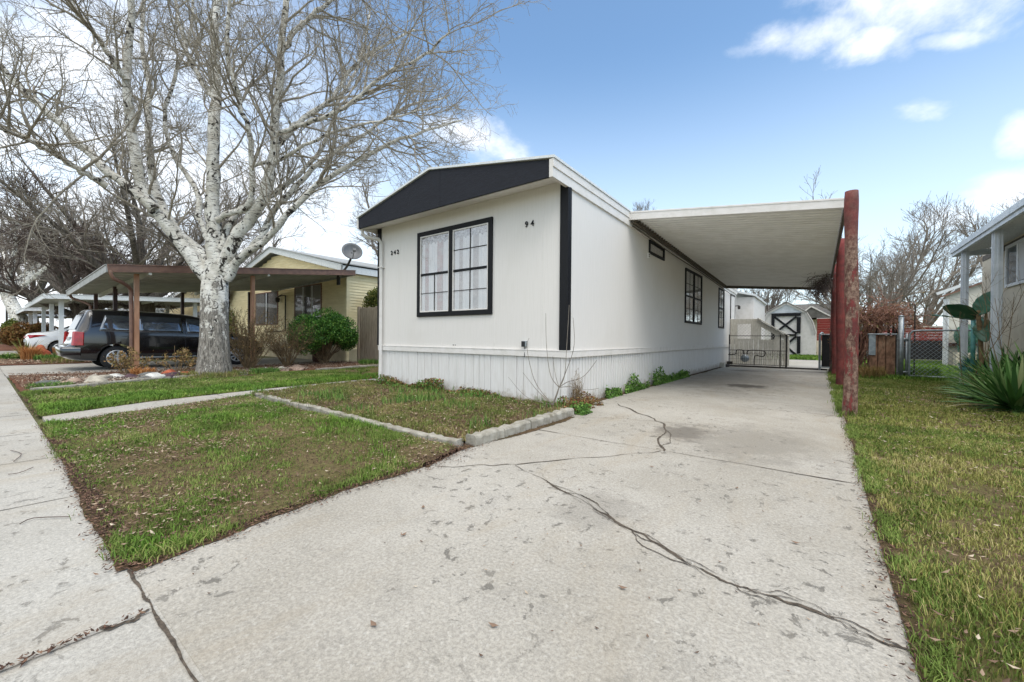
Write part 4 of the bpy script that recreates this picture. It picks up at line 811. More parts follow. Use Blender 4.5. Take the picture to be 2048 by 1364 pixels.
# ------------------------------------------------------------------ other bare trees
lv=[(12,2.6,.6,9,.045,.009),(7,1.2,.6,6,.016,.007),(4,.6,.6,4,.009,.006)]
def sc(l,s): return [(p,L*s,a,n,r*s,t*s) for p,L,a,n,r,t in l]
path_tree('bare_tree','tall dark bare tree with forked trunk rising behind the brown carport',(-27.5,.6,0),3.2,9,7.5,.5,11,M['bark'],M['twig_mid'],sc(lv,1.5),group='bare trees behind the left-hand homes',up=.05)
path_tree('bare_tree','low spreading reddish-brown bare tree left of the forked tree',(-31.0,-1.6,0),2.2,10,6.2,.35,12,M['bark'],M['twig_dark'],sc(lv,1.25)[:2]+[(9,.8,.6,5,.016,.012)],group='bare trees behind the left-hand homes',up=-.02,flat=.75)
path_tree('bare_tree','second bare tree just left of the white-barked trunk behind the carport roof',(-24.5,3.5,0),3.0,7,6.0,.4,13,M['bark'],M['twig_mid'],sc(lv,1.2),group='bare trees behind the left-hand homes')
path_tree('bare_tree','pale leaning bare tree at the far left edge beyond the red-brown bush',(-47,-2.2,0),4.5,8,8.0,.5,14,M['birch'],M['twig_mid'],sc(lv,1.7),group='bare trees behind the left-hand homes',lean=(-3,-1.5),up=.03)
path_tree('bare_tree','far bare tree above the white carports at left',(-58,2,0),4,9,9,.5,15,M['bark'],M['twig_mid'],sc(lv,2.0),group='bare trees behind the left-hand homes')
path_tree('bare_tree','farthest pale bare tree seen above the white carports',(-72,-1,0),5,9,10,.5,16,M['bark'],M['twig_mid'],sc(lv,2.3),group='bare trees behind the left-hand homes')
path_tree('bare_tree','bare tree crown showing left of the gable of the white home behind the satellite dish',(-19.0,11.5,0),4.2,9,6.0,.35,17,M['bark'],M['twig_mid'],sc(lv,1.1),group='bare trees beyond the roofs',up=.05)
path_tree('bare_tree','slim bare tree whose tip shows above the left slope of the white home roof',(-20.5,18.5,0),8,5,5.0,.25,18,M['bark'],M['twig_mid'],sc(lv,1.0),group='bare trees beyond the roofs',up=.3)
path_tree('bare_tree','bare tree whose twig tips show above the side roof edge of the white home',(-8.4,22.5,0),6.3,6,3.8,.25,19,M['bark'],M['twig_mid'],sc(lv,.8),group='bare trees beyond the roofs',up=.3)
path_tree('bare_tree','multi-stemmed bare tree rising behind the nearest red post',(4.9,21.5,0),1.3,10,6.6,.17,20,M['twig_mid'],M['twig_mid'],sc(lv[:2],.95)+[(3,.5,.6,4,.008,.006)],group='bare trees on the right',up=.16,jit=.12,flat=1.05)
path_tree('bare_tree','lower bare tree behind the red fence at right',(8.2,32,0),1.8,9,4.6,.22,21,M['twig_mid'],M['twig_mid'],sc(lv,1.0),group='bare trees on the right',up=.05)
path_tree('bare_tree','small vase-shaped bare tree between the white addition and the barn shed',(-.6,27.5,0),1.3,9,3.4,.12,22,M['twig_dark'],M['twig_mid'],sc(lv[:2],.7)+[(4,.4,.5,4,.012,.01)],group='bare trees on the right',up=.35)
path_tree('bare_tree','bare tree top peeking over the cream house roof at right',(11,28,0),3.5,6,4.6,.2,23,M['twig_mid'],M['twig_mid'],sc(lv,1.0),group='bare trees on the right',up=.2)
path_tree('bare_tree','wide hazy bare tree beyond the red fence and the vine',(5.8,40,0),2,10,5.5,.25,24,M['twig_mid'],M['twig_mid'],sc(lv,1.4),group='bare trees on the right')
# ------------------------------------------------------------------ neighbours on the left
def slab(mb,q,t):
    "four corner points + thickness down"
    vs=[(a,b,c-t) for a,b,c in q]+list(q); return mb.add(vs,[(0,3,2,1),(4,5,6,7),(0,1,5,4),(1,2,6,5),(2,3,7,6),(3,0,4,7)])
def canopy(name,label,q,t,posts,mroof,mfas,mpost,group,spouts=(),mspout=None,ps=.1):
    cx=sum(p[0] for p in q)/4; cy=sum(p[1] for p in q)/4; c=thing(name,label,'carport',(cx,cy,0),0,group)
    mb=MB(); slab(mb,q,t*.5); mb.build('roof_panel',mroof,c)
    mb=MB()
    # ribs under the roof running front to back
    n=16
    for i in range(1,n):
        f=i/n; a=[q[0][k]*(1-f)+q[1][k]*f for k in range(3)]; b=[q[3][k]*(1-f)+q[2][k]*f for k in range(3)]
        mb.bar((a[0],a[1],a[2]-t*.55),(b[0],b[1],b[2]-t*.55),.05,.03)
    for f in (.12,.55): a=[q[0][k]*(1-f)+q[3][k]*f for k in range(3)]; b=[q[1][k]*(1-f)+q[2][k]*f for k in range(3)]; mb.bar((a[0],a[1],a[2]-t),(b[0],b[1],b[2]-t),.07,.12)
    mb.build('beams',mroof,c)
    for nm,(i,j),mm in (('front_fascia',(0,1),mfas[0]),('side_fascia',(1,2),mfas[1]),('back_fascia',(2,3),mfas[0])):
        a,b=Vector(q[i]),Vector(q[j]); mb=MB(); mb.bar(a-Vector((0,0,t/2-.01)),b-Vector((0,0,t/2-.01)),.05,t+.02); mb.bar(a+Vector((0,0,.012)),b+Vector((0,0,.012)),.09,.025); mb.build(nm,mm,c,.004)
    for x,y,z,mm in posts:
        mb=MB(); mb.box(x-ps/2,x+ps/2,y-ps/2,y+ps/2,-.05,z); mb.box(x-ps/2-.004,x-ps/2,y-ps*.1,y+ps*.1,0,z); mb.box(x-ps/2-.01,x+ps/2+.01,y-ps/2-.01,y+ps/2+.01,-.05,.03); mb.build('post',mm,c,.006)
    for pts in spouts: MB().tube(resample(pts,18),.045,6).build('downspout',mspout,c,smooth=True)
    return c
q=[(-18.4,-3.2,2.52),(-11.15,-3.2,2.72),(-11.2,3.55,3.50),(-18.4,3.55,3.3)]
canopy('neighbour_carport','wide brown-edged carport roof over the black minivan',q,.17,[(-11.6,-2.58,2.62,M['brownpost']),(-11.6,.2,2.92,M['brownpost']),(-17.9,-2.55,2.45,M['darkpost']),(-15.2,-2.45,2.55,M['darkpost']),(-17.9,-.05,2.75,M['darkpost']),(-17.9,2.4,3.0,M['darkpost'])],
  M['beige_under'],(M['greymetal'],M['brownmetal']),None,None,
  [[(-11.16,-3.15,2.6),(-11.16,-3.1,2.42),(-11.3,-2.9,2.33),(-11.55,-2.72,2.22),(-11.6,-2.69,2.0),(-11.6,-2.68,1.0),(-11.6,-2.68,.05)],[(-18.3,-3.15,2.45),(-18.3,-3.1,2.3),(-18.15,-2.9,2.2),(-17.95,-2.7,2.05),(-17.92,-2.68,1.8),(-17.92,-2.68,.05)]],M['brownmetal'])
q=[(-36.5,-3.3,2.75),(-24.9,-3.3,2.8),(-24.9,3.5,3.1),(-36.5,3.5,3.1)]
W='white carports along the street'
canopy('neighbour_carport','nearest white carport, over the white sedan',q,.2,[(-25.55,-2.73,2.6,M['whitemetal']),(-29.3,-2.75,2.6,M['whitemetal']),(-33.4,-2.75,2.6,M['whitemetal']),(-25.5,2.4,2.9,M['whitemetal']),(-31,2.4,2.9,M['whitemetal'])],M['beige_under'],(M['whitemetal'],M['whitemetal']),None,W,ps=.16)
q=[(-50,-3.2,2.75),(-39.5,-3.2,2.75),(-39.5,3.5,3.0),(-50,3.5,3.0)]
canopy('neighbour_carport','second white carport, behind the white sedan',q,.2,[(-40,-2.7,2.6,M['whitemetal']),(-44,-2.7,2.6,M['whitemetal']),(-49,-2.7,2.6,M['whitemetal']),(-40,2.4,2.8,M['whitemetal']),(-45,2.4,2.8,M['whitemetal'])],M['beige_under'],(M['whitemetal'],M['whitemetal']),None,W,ps=.18)
q=[(-66,-3.2,2.8),(-54,-3.2,2.8),(-54,3.5,3.0),(-66,3.5,3.0)]
canopy('neighbour_carport','farthest white carport near the left edge',q,.2,[(-54.5,-2.7,2.6,M['whitemetal']),(-59,-2.7,2.6,M['whitemetal']),(-65,-2.7,2.6,M['whitemetal'])],M['beige_under'],(M['whitemetal'],M['whitemetal']),None,W,ps=.2)
# lapped siding walls
def lap(mb,x0,x1,y,z0,z1,axis='x',face=-1,step=.115):
    z=z0
    while z<z1:
        zt=min(z+step,z1)
        if axis=='x': mb.add([(x0,y+face*.022,z),(x1,y+face*.022,z),(x1,y,zt),(x0,y,zt),(x0,y,z),(x1,y,z)],[(0,1,2,3),(4,5,1,0)])
        else: mb.add([(y+face*.022,x0,z),(y+face*.022,x1,z),(y,x1,zt),(y,x0,zt),(y,x0,z),(y,x1,z)],[(0,1,2,3),(4,5,1,0)])
        z+=step
def yellow(name,label,x0,x1,y0,y1,ze,zp,px,wins,group,mat='yellow'):
    h=thing(name,label,'house',((x0+x1)/2,(y0+y1)/2,0),0,group)
    mb=MB(); lap(mb,x0,x1,y0,.75,ze); mb.build('front_siding',M[mat],h)
    mb=MB(); lap(mb,y0,y1,x1,.5,ze,'y',1); mb.build('side_siding',M[mat],h)
    mb=MB(); mb.box(x0,x1-.03,y0+.03,y1,-.02,ze); mb.build('core',M['yellow_dark'],h)
    mb=MB(); mb.box(x0,x1+.01,y0-.03,y0+.02,-.02,.75); mb.box(x1-.02,x1+.03,y0-.03,y1,-.02,.5); mb.build('skirting',M['yellow_dark'],h)
    mb=MB(); mb.box(x1-.08,x1+.035,y0-.035,y0+.08,0,ze); mb.build('corner_post',M[mat],h)
    # gable: siding triangle set back under a deep white rake board
    fz=lambda x: ze+(zp-ze)*((x-x0)/(px-x0) if x<px else (x1-x)/(x1-px))
    mb=MB(); z=ze
    while z<zp-.1:
        xa=x0+(z-ze)/(zp-ze)*(px-x0); xb=x1-(z-ze)/(zp-ze)*(x1-px); lap(mb,xa,xb,y0,z,min(z+.115,zp)); z+=.115
    mb.build('gable_siding',M[mat],h)
    yf=y0-.35
    mb=MB()
    for (xa,za,xb,zb) in ((x0-.2,ze-.03,px,zp),(px,zp,x1+.2,ze-.03)):
        mb.add([(xa,yf,za+.05),(xb,yf,zb+.05),(xb,yf,zb+.3),(xa,yf,za+.3),(xa,yf+.04,za+.05),(xb,yf+.04,zb+.05),(xb,yf+.04,zb+.3),(xa,yf+.04,za+.3)],[(0,1,2,3),(7,6,5,4),(0,4,5,1),(1,5,6,2),(2,6,7,3),(3,7,4,0)])
    n=40
    for i in range(n):
        f=i/n; x=px*(1-f)+(x1+.2)*f; z=zp*(1-f)+(ze-.03)*f; mb.box(x,x+.012,yf-.008,yf,z+.03,z+.25)
    mb.box(x1+.16,x1+.2,yf,y1,ze-.02,ze+.24)
    for i in range(60): y=yf+i*(y1-yf)/60; mb.box(x1+.2,x1+.208,y,y+.015,ze-.02,ze+.22)
    mb.build('rake_board',M['whitemetal'],h)
    mb=MB()
    for (xa,za,xb,zb) in ((x0-.25,ze,px,zp),(px,zp,x1+.25,ze)): slab(mb,[(xa,yf-.05,za+.33),(xb,yf-.05,zb+.33),(xb,y1,zb+.33),(xa,y1,za+.33)],.04)
    mb.build('roof',M['greymetal'],h)
    for (wx0,wx1,wz0,wz1,nv) in wins:
        mb=MB(); y=y0-.05; w=.05
        mb.box(wx0,wx1,y,y0,wz1-w,wz1); mb.box(wx0,wx1,y,y0,wz0,wz0+w); mb.box(wx0,wx0+w,y,y0,wz0+w,wz1-w); mb.box(wx1-w,wx1,y,y0,wz0+w,wz1-w)
        wo=mb.build('window',M['brownmetal'] if mat=='yellow' else M['whitemetal'],h)
        mb=MB(); mb.box(wx0+w,wx1-w,y+.02,y+.03,wz0+w,wz1-w); mb.build('pane',M['glass'],wo)
        mb=MB(); mb.box(wx0+w,wx1-w,y0-.026,y0-.022,wz0+w,wz1-w); mb.build('dark_interior',M['plastic'],wo)
        mb=MB(); n=int((wx1-wx0)/.09)
        for i in range(n): x=wx0+w+i*.09; 
        for i in range(n):
            if abs(i-n/2)>n*.1: x=wx0+w+i*.088; mb.box(x,x+.05,y0-.028,y0-.0262,wz0+w+.03,wz1-w)
        mb.build('vertical_blind',M['dim_curtain'],wo)
        mb=MB()
        for i in range(1,nv): x=wx0+(wx1-wx0)*i/nv; mb.box(x-.025,x+.025,y+.005,y+.035,wz0+w,wz1-w)
        mb.build('mullion',M['whitemetal'],wo)
    return h
yh=yellow('yellow_house','cream-yellow lap-sided home with white gable trim behind the green bush',-24.2,-12.0,3.7,16,3.52,4.95,-18.1,[(-20.6,-18.0,1.55,3.2,2),(-16.3,-13.9,1.5,3.25,3)],None)
mb=MB(); mb.tube([(-17.9,3.64,2.9),(-17.5,3.62,2.95),(-17.1,3.62,2.9),(-17.1,3.62,1.25),(-19.3,3.62,1.2)],.03,6); mb.lathe([(.05,2.85),(.1,2.8),(.09,2.65),(.04,2.6)],(-17.75,3.55,0),'z',10); mb.build('wall_lamp',M['iron'],yh)
yellow('yellow_house','farther tan lap-sided home seen under the brown carport roof',-39,-26.3,4.0,14,3.2,4.2,-32,[(-31,-29.5,1.5,2.6,2)],None)
yellow('pale_house','pale home beyond the white carports at far left',-54,-42,4.0,14,3.2,4.2,-48,[(-47,-45.5,1.5,2.6,2)],None,'pale')
# satellite dish on the corner
ds=thing('satellite_dish','grey oval satellite dish on a bent pole at the eave of the yellow house','satellite dish',(-11.95,3.5,3.2))
mb=MB(); mb.tube(resample([(-12.0,3.32,3.15),(-11.85,3.25,3.35),(-11.4,3.3,3.6),(-11.12,3.36,4.0)],12),.04,8); mb.box(-12.06,-11.9,3.3,3.36,3.0,3.3); mb.build('mast',M['iron'],ds)
dn=Vector((.86,-.36,.36)).normalized(); u_=dn.cross(Vector((0,0,1))).normalized(); v_=u_.cross(dn); c=Vector((-11.02,3.32,4.2)); mb=MB(); vs=[c-dn*.10]; K=28; NR=5
for r in range(1,NR+1):
    for j in range(K): a=6.28318*j/K; rr=r/NR; vs.append(c+u_*math.cos(a)*.36*rr+v_*math.sin(a)*.34*rr+dn*(-.1+.1*rr*rr))
fs=[(0,1+j,1+(j+1)%K) for j in range(K)]+[(1+(r*K)+j,1+(r*K)+(j+1)%K,1+(r+1)*K+(j+1)%K,1+(r+1)*K+j) for r in range(NR-1) for j in range(K)]
mb.add(vs,fs); o=mb.build('reflector',M['dish'],ds,smooth=True); so=o.modifiers.new('s','SOLIDIFY'); so.thickness=.02
mb=MB(); f=c+dn*.42-v_*.22; mb.tube([c-v_*.32,f],.015,6); mb.bar(f-dn*.04,f+dn*.05,.1,.1); mb.tube([c-dn*.1,(-11.12,3.36,4.0)],.04,6); mb.build('feed_arm',M['dish'],ds,.004)
# wooden fence between the homes
wf=thing('wooden_fence','weathered upright-board fence between the yellow house and the white home','fence',(-8.5,3.82,0))
x=-11.3
while x<-4.9:
    w=random.uniform(.13,.15); z=2.08+random.uniform(-.02,.03); MB().prism([(x,3.8,.03),(x+w,3.8,.03),(x+w,3.8,z),(x+w*.75,3.8,z+.03),(x+w*.25,3.8,z+.03),(x,3.8,z)],(0,.022,0)).build('board',M['fence'],wf,.003); x+=w+.006
MB().box(-11.3,-4.9,3.822,3.86,.4,.5).box(-11.3,-4.9,3.822,3.86,1.6,1.7).build('rail',M['fence'],wf)
MB().box(-11.36,-11.26,3.75,3.87,0,2.16).build('post',M['fence'],wf,.006)
# ------------------------------------------------------------------ bushes
def leafball(name,label,c,rx,ry,rz,n,s,mat,seed,cat='bush',twigmat=None,lumps=16):
    rng=np.random.default_rng(seed); base=(c[0],c[1],0); root=thing(name,label,cat,base)
    L=rng.normal(size=(lumps,3)); L/=np.linalg.norm(L,axis=1)[:,None]; L[:,2]=np.abs(L[:,2])*1.0-.25; L*=np.array([rx,ry,rz])*.66; rr=rng.uniform(.26,.42,lumps)*min(rx,rz)*1.25
    k=rng.integers(0,lumps,n); d=rng.normal(size=(n,3)); d/=np.linalg.norm(d,axis=1)[:,None]; C=np.array(c)+L[k]+d*(rr[k]*rng.uniform(.72,1.06,n)**1)[:,None]; C=C[C[:,2]>.03]
    leaves('foliage',C,rng.uniform(s*.6,s*1.3,len(C)),mat,root,base,asp=.55)
    P=np.zeros((lumps*2,6,3)); e=np.concatenate([L,L*rng.uniform(.5,.95,(lumps,1))])+np.array(c); b=np.array(base)+rng.normal(0,.07,(lumps*2,3))*[1,1,0]
    for i in range(6): P[:,i]=b*(1-i/5)+e*(i/5)+rng.normal(0,.03,(lumps*2,3))*(i>0)
    V,F=tubes(P,np.linspace(.025,.008,6)[None]*np.ones((lumps*2,1)),5); npmesh('stems',V,F,twigmat or M['stem'],root,False,base); return root
leafball('green_bush','large rounded dark-green bush in front of the yellow house windows',(-11.2,2.35,1.02),1.3,1.2,1.02,32000,.034,G['bush'],31,lumps=26)
leafball('conifer_shrub','olive conifer shrub rising above the wooden fence',(-11.0,4.6,2.3),.7,.6,.85,7000,.04,G['fern'],32)
leafball('red_brown_bush','large russet twiggy bush at the far left beside the sidewalk',(-37.2,-3.0,.85),2.3,1.6,1.0,16000,.055,G['brownbush'],33)
leafball('green_bush','green shrub behind the russet bush at the left edge',(-48,-2.9,1.1),2.2,1.4,1.2,5000,.09,G['fern'],34)
leafball('green_bush','dark green shrub between the white carport posts',(-24.0,4.0,1.3),1.2,1.0,1.5,4000,.07,G['fern'],35)
shrub('dry_shrub','tall tan dry shrub just right of the big trunk',(-10.4,-.35,0),46,1.55,.5,41,M['stem'],G['drybush'],1500,.022,.012,6,spreadang=.65)
shrub('dry_shrub','second tan bare shrub in front of the yellow house wall',(-10.75,.9,0),36,1.35,.5,42,M['stem'],G['drybush'],500,.02,.012,6,spreadang=.8)
shrub('rose_bush','low rose bush with dried leaves beside the minivan rear wheel',(-10.6,-2.95,.03),16,.62,.4,43,M['stem'],G['drybush'],700,.028,.01,4,spreadang=1.0)
shrub('rose_bush','leafy dried rose bush between the carport post and the trunk',(-10.3,-2.0,.03),12,.72,.4,44,M['stem'],G['drybush'],600,.03,.01,4,spreadang=1.0)
def tuft(name,label,c,n,h,rad,mat,seed,w=.012,cat='grass clump'):
    rng=np.random.default_rng(seed); a=rng.uniform(0,6.28,n); r=rad*rng.random(n)**.5; o=blades(name,c[0]+np.cos(a)*r,c[1]+np.sin(a)*r,c[2],h*rng.uniform(.6,1.1,n),np.full(n,w),mat,.55); return tag(o,label,cat)
tuft('orange_grass_clump','orange dry grass clump in front of the red rock',(-20.3,-3.95,0),900,.62,.22,G['orange'],51)
tuft('orange_grass_clump','orange dried clump among the rocks below the rose bush',(-10.0,-2.75,.03),700,.22,.22,G['orange'],52)
tuft('green_plant_clump','low green clump at the left of the corner bed',(-21.6,-4.25,0),600,.3,.35,G['leafy'],53,.03)
tuft('green_plant_clump','low green clump beside the white carport post',(-19.6,-3.3,0),900,.3,.6,G['leafy'],54,.03)
tuft('green_plant_clump','pale green spreading patch right of the carport post',(-18.2,-3.3,0),1200,.22,.5,G['bed'],55,.03)
tuft('green_plant_clump','small green weeds at the foot of the wooden fence',(-9.8,3.3,0),700,.25,.4,G['leafy'],56,.012)
tuft('green_plant_clump','small green weeds at the near end of the rocks',(-8.35,-4.35,0),600,.14,.3,G['leafy'],57,.01)
tuft('green_plant_clump','weeds growing beside the trunk on the right',(-8.9,-.5,0),900,.18,.35,G['leafy'],58,.01)
# small yucca in the corner bed
def yucca(name,label,c,n,L,w,seed,mat,up=.5,lowest=-.1):
    rng=np.random.default_rng(seed); az=rng.uniform(0,6.283,n); el=rng.uniform(lowest,1.45,n); Lr=L*rng.uniform(.65,1.1,n); N=6
    V=np.zeros((n,N,3,3)); base=np.array(c,float)+np.stack([np.cos(az)*.06,np.sin(az)*.06,rng.uniform(0,.25,n)*L*.4],1); d=np.stack([np.cos(az)*np.cos(el),np.sin(az)*np.cos(el),np.sin(el)],1)
    s=np.stack([-np.sin(az),np.cos(az),0*az],1); p=base.copy(); droop=rng.uniform(.02,.16,n)
    for i in range(N):
        f=i/(N-1); ww=w*np.array([.75,1,1.05,.85,.5,.04])[i]*.5; up_=np.cross(s,d); up_/=np.linalg.norm(up_,axis=1)[:,None]
        V[:,i,0]=p-s*ww+up_*ww*.5; V[:,i,1]=p; V[:,i,2]=p+s*ww+up_*ww*.5
        p=p+d*(Lr/(N-1))[:,None]; d[:,2]-=droop; d/=np.linalg.norm(d,axis=1)[:,None]
    V[...,2]=np.maximum(V[...,2],.02+.03*rng.random((n,1,1)))
    b=np.arange(n)[:,None,None]*N*3; i=np.arange(N-1)[None,:,None]*3; j=np.arange(2)[None,None]; F=np.stack([b+i+j,b+i+j+1,b+i+j+4,b+i+j+3],-1).reshape(-1,4)
    return tag(npmesh(name,V.reshape(-1,3),F,mat),label,'yucca')
yucca('yucca','small yellow-green yucca in the corner bed by the neighbour driveway',(-21.3,-4.0,.1),60,.75,.045,61,G['bed'])
# rocks
RG='rocks edging the neighbour garden bed'
for i,(x,y,a,b,c,m_,l) in enumerate((
 (-8.75,-4.36,.2,.15,.13,'rock_grey','grey rock at the near end of the rock row'),(-8.62,-4.12,.16,.12,.1,'rock_pink','small pinkish rock second from the near end'),
 (-8.95,-3.98,.22,.17,.12,'rock_pink','pinkish rock behind the long pale boulder'),(-8.55,-3.72,.36,.2,.16,'rock_pale','long pale smooth boulder in the front row of rocks'),
 (-9.25,-3.55,.3,.2,.15,'rock_pale','pale rock behind the long boulder'),(-9.55,-3.25,.24,.15,.13,'rock_white','whitish rock at the back by the rose bush'),
 (-9.1,-4.25,.14,.12,.1,'rock_pink','small brownish rock at the back near the driveway'),
 (-8.9,-2.75,.2,.16,.17,'rock_white','upright white quartz rock in front of the carport post'),(-8.85,-2.95,.22,.14,.1,'rock_grey','dark grey rock just left of the white quartz rock'),
 (-9.05,-2.45,.3,.22,.16,'rock_purple','dark purple lava rock right of the white quartz'),(-9.3,-3.1,.3,.18,.12,'rock_purple','second purple lava rock, lower and left of the quartz'),
 (-9.7,-2.3,.2,.14,.14,'rock_orange','orange sandstone above the purple lava rock'),(-9.45,-2.05,.16,.12,.12,'rock_orange','small orange rock just left of the trunk'),
 (-9.6,-2.75,.34,.2,.13,'rock_grey','flat dark slab rock at the foot of the carport post'),(-9.2,.5,.3,.22,.12,'rock_pink','pink-grey rock right of the dry shrubs'),
 (-9.6,.25,.18,.14,.1,'rock_pale','pale rock left of the pink-grey one'),(-9.0,.05,.14,.1,.07,'rock_pink','small rock close to the lawn right of the trunk'),(-10.2,1.0,.25,.2,.1,'rock_pink','flat pinkish rock beside the green bush'),
 (-9.5,-.2,.2,.14,.09,'rock_purple','dark red rock tight against the dry shrub'),(-9.2,-3.6,.16,.12,.1,'rock_pink','brown rock between the two pale boulders'))):
    rockobj('rock',l,x,y,a*.8,b*.8,c*.62,M[m_],i,RG)
rockobj('red_rock','pointed orange-red rock behind the orange grass clump',-20.9,-3.6,.22,.16,.34,M['rock_orange'],5,None)
# gravel of the bed
x,y=scatter([(-8.0,-4.5),(-8.5,-3.6),(-9.0,-2.3),(-9.2,.8),(-9.8,1.0),(-10.2,-2),(-10.6,-4.3)],2600); 
tag(leaves('garden_gravel',np.stack([x,y,.05+0*x+RNG.random(len(x))*.03],1),RNG.uniform(.012,.035,len(x)),G['stone'],flat=.4,asp=.8),kind='stuff')
# brown barrel and planter behind the shrub
mb=MB().lathe([(.2,0),(.24,.1),(.25,.5),(.22,.85)],(-12.6,2.9,0),'z',16); tag(mb.build('brown_bin',M['terracotta'],smooth=True),'dark red-brown bin between the dry shrub and the green bush','bin')
lp=thing('lamp_post','thin dark lamp post with a flat head at the far left','lamp post',(-57.6,-3.4,0))
MB().tube([(-57.6,-3.4,0),(-57.6,-3.4,4.7)],.07,8).build('pole',M['iron'],lp); MB().box(-57.95,-57.25,-3.9,-3.1,4.7,4.9).build('lamp_head',M['iron'],lp,.02)
# ------------------------------------------------------------------ cars
def arch(o,ys,zc,r,w):
    "cut the wheel openings for real"
    mb=MB()
    for y in ys: mb.lathe([(r,-w-.4),(r,w+.4)],(0,y,zc),'x',32)
    c=mb.build('cut',M['plastic'],o.parent,local=True); md=o.modifiers.new('cut','BOOLEAN'); md.operation='DIFFERENCE'; md.object=c; md.solver='EXACT'
    bpy.context.view_layer.update(); me=bpy.data.meshes.new_from_object(o.evaluated_get(bpy.context.evaluated_depsgraph_get()))
    o.modifiers.clear(); o.data=me; bpy.data.objects.remove(c)
def car(name,label,loc,rz,prof,W,paint,belt,wheels,wr,glassq,lampz,spokes,roofrack=False,door_y=(),group=None):
    """prof: list of (y, zbottom, zshoulder, ztop, top_halfwidth_factor) from rear (y=0) forward; local +y is forward"""
    r=thing(name,label,'car',loc,rz,group); vs=[]; n=len(prof); hw=W/2
    for (y,zb,zs,zt,tf,wf) in prof:
        w=hw*wf; P=[(0,zb),(w*.8,zb),(w*.96,zb+.09),(w,zb+.3),(w*.995,zs-.12),(w*.975,zs),(w*(tf+.03),zt-.10 if zt-zs>.2 else zs+.6*(zt-zs)),(w*tf*.93,zt-.03 if zt-zs>.2 else zt-.01),(w*tf*.6,zt),(0,zt+.012)]
        ring=P+[(-a,b) for a,b in P[-2:0:-1]]; vs.append([(a,y,b) for a,b in ring])
    K=len(vs[0]); mb=MB(); mb.add([v for ring in vs for v in ring],[(i*K+j,i*K+(j+1)%K,(i+1)*K+(j+1)%K,(i+1)*K+j) for i in range(n-1) for j in range(K)]+[tuple(range(K)),tuple((n-1)*K+j for j in range(K))[::-1]])
    b=mb.build('body',paint,r,local=True,smooth=True)
    sd=b.modifiers.new('sub','SUBSURF'); sd.levels=sd.render_levels=2
    bpy.context.view_layer.update(); me=bpy.data.meshes.new_from_object(b.evaluated_get(bpy.context.evaluated_depsgraph_get())); b.modifiers.clear(); b.data=me
    arch(b,wheels,wr,wr+.06,hw)
    def side(y,z,off=.006):
        # outermost surface of the body at (y,z), found on the real mesh
        best=hw*.7
        hit=bv.ray_cast(Vector((hw+.5,y,z)),Vector((-1,0,0)))
        if hit[0] is not None: best=hit[0].x
        return best+off
    from mathutils.bvhtree import BVHTree
    bv=BVHTree.FromObject(b,bpy.context.evaluated_depsgraph_get())
    def sidepatch(pn,quad,mat,nu=10,nv=5,off=.005,parent=None):
        "a patch hugging the side of the car, quad = four (y,z): bottom-rear, bottom-front, top-front, top-rear"
        for s in (1,-1):
            V=[];
            for j in range(nv+1):
                for i in range(nu+1):
                    u,v=i/nu,j/nv; y=(quad[0][0]*(1-u)+quad[1][0]*u)*(1-v)+(quad[3][0]*(1-u)+quad[2][0]*u)*v; z=(quad[0][1]*(1-u)+quad[1][1]*u)*(1-v)+(quad[3][1]*(1-u)+quad[2][1]*u)*v
                    V.append((s*side(y,z,off),y,z))
            m2=MB(); w=nu+1; m2.add(V,[(j*w+i,j*w+i+1,(j+1)*w+i+1,(j+1)*w+i) for j in range(nv) for i in range(nu)]); o=m2.build(pn,mat,parent or r,local=True,smooth=True)
            so=o.modifiers.new('s','SOLIDIFY'); so.thickness=.006
    for q in glassq: sidepatch('window',q,M['dark_glass'])
    for y,z0,z1 in door_y: sidepatch('door_seam',[(y,z0),(y+.012,z0),(y+.012,z1),(y,z1)],M['plastic'],1,8,.002)
    for y in wheels:
        for s in (1,-1):
            w=MB().lathe([(wr*.62,-.1),(wr*.95,-.1),(wr,-.06),(wr,.06),(wr*.95,.1),(wr*.62,.1)],(s*(hw-.14),y,wr),'x',32).build('wheel',M['tyre'],r,local=True,smooth=True)
            x=s*(hw-.028); m2=MB(); 
            m2.lathe([(wr*.66,x-s*.05),(wr*.66,x-s*.01),(wr*.6,x),(wr*.56,x-s*.02)],(0,y,wr),'x',32)
            m2.lathe([(.015,x),(.06,x+s*.006),(.075,x-s*.01),(.075,x-s*.04)],(0,y,wr),'x',18)
            for k_ in range(spokes):
                a=6.28318*k_/spokes; c_,s_=math.cos(a),math.sin(a); m2.bar((x-s*.012,y+c_*.06,wr+s_*.06),(x-s*.012,y+c_*wr*.6,wr+s_*wr*.6),wr*(.13 if spokes>6 else .2),.02,(1,0,0))
            m2.lathe([(wr*.58,x-s*.03),(.05,x-s*.022)],(0,y,wr),'x',24) if spokes>7 else None; m2.build('wheel_cover',M['alloy'],w,local=True)
            m2=MB(); m2.lathe([(wr*.6,x-s*.045),(.01,x-s*.046)],(0,y,wr),'x',24); m2.build('brake_disc',M['plastic'],w,local=True)
    return r,side,sidepatch,b
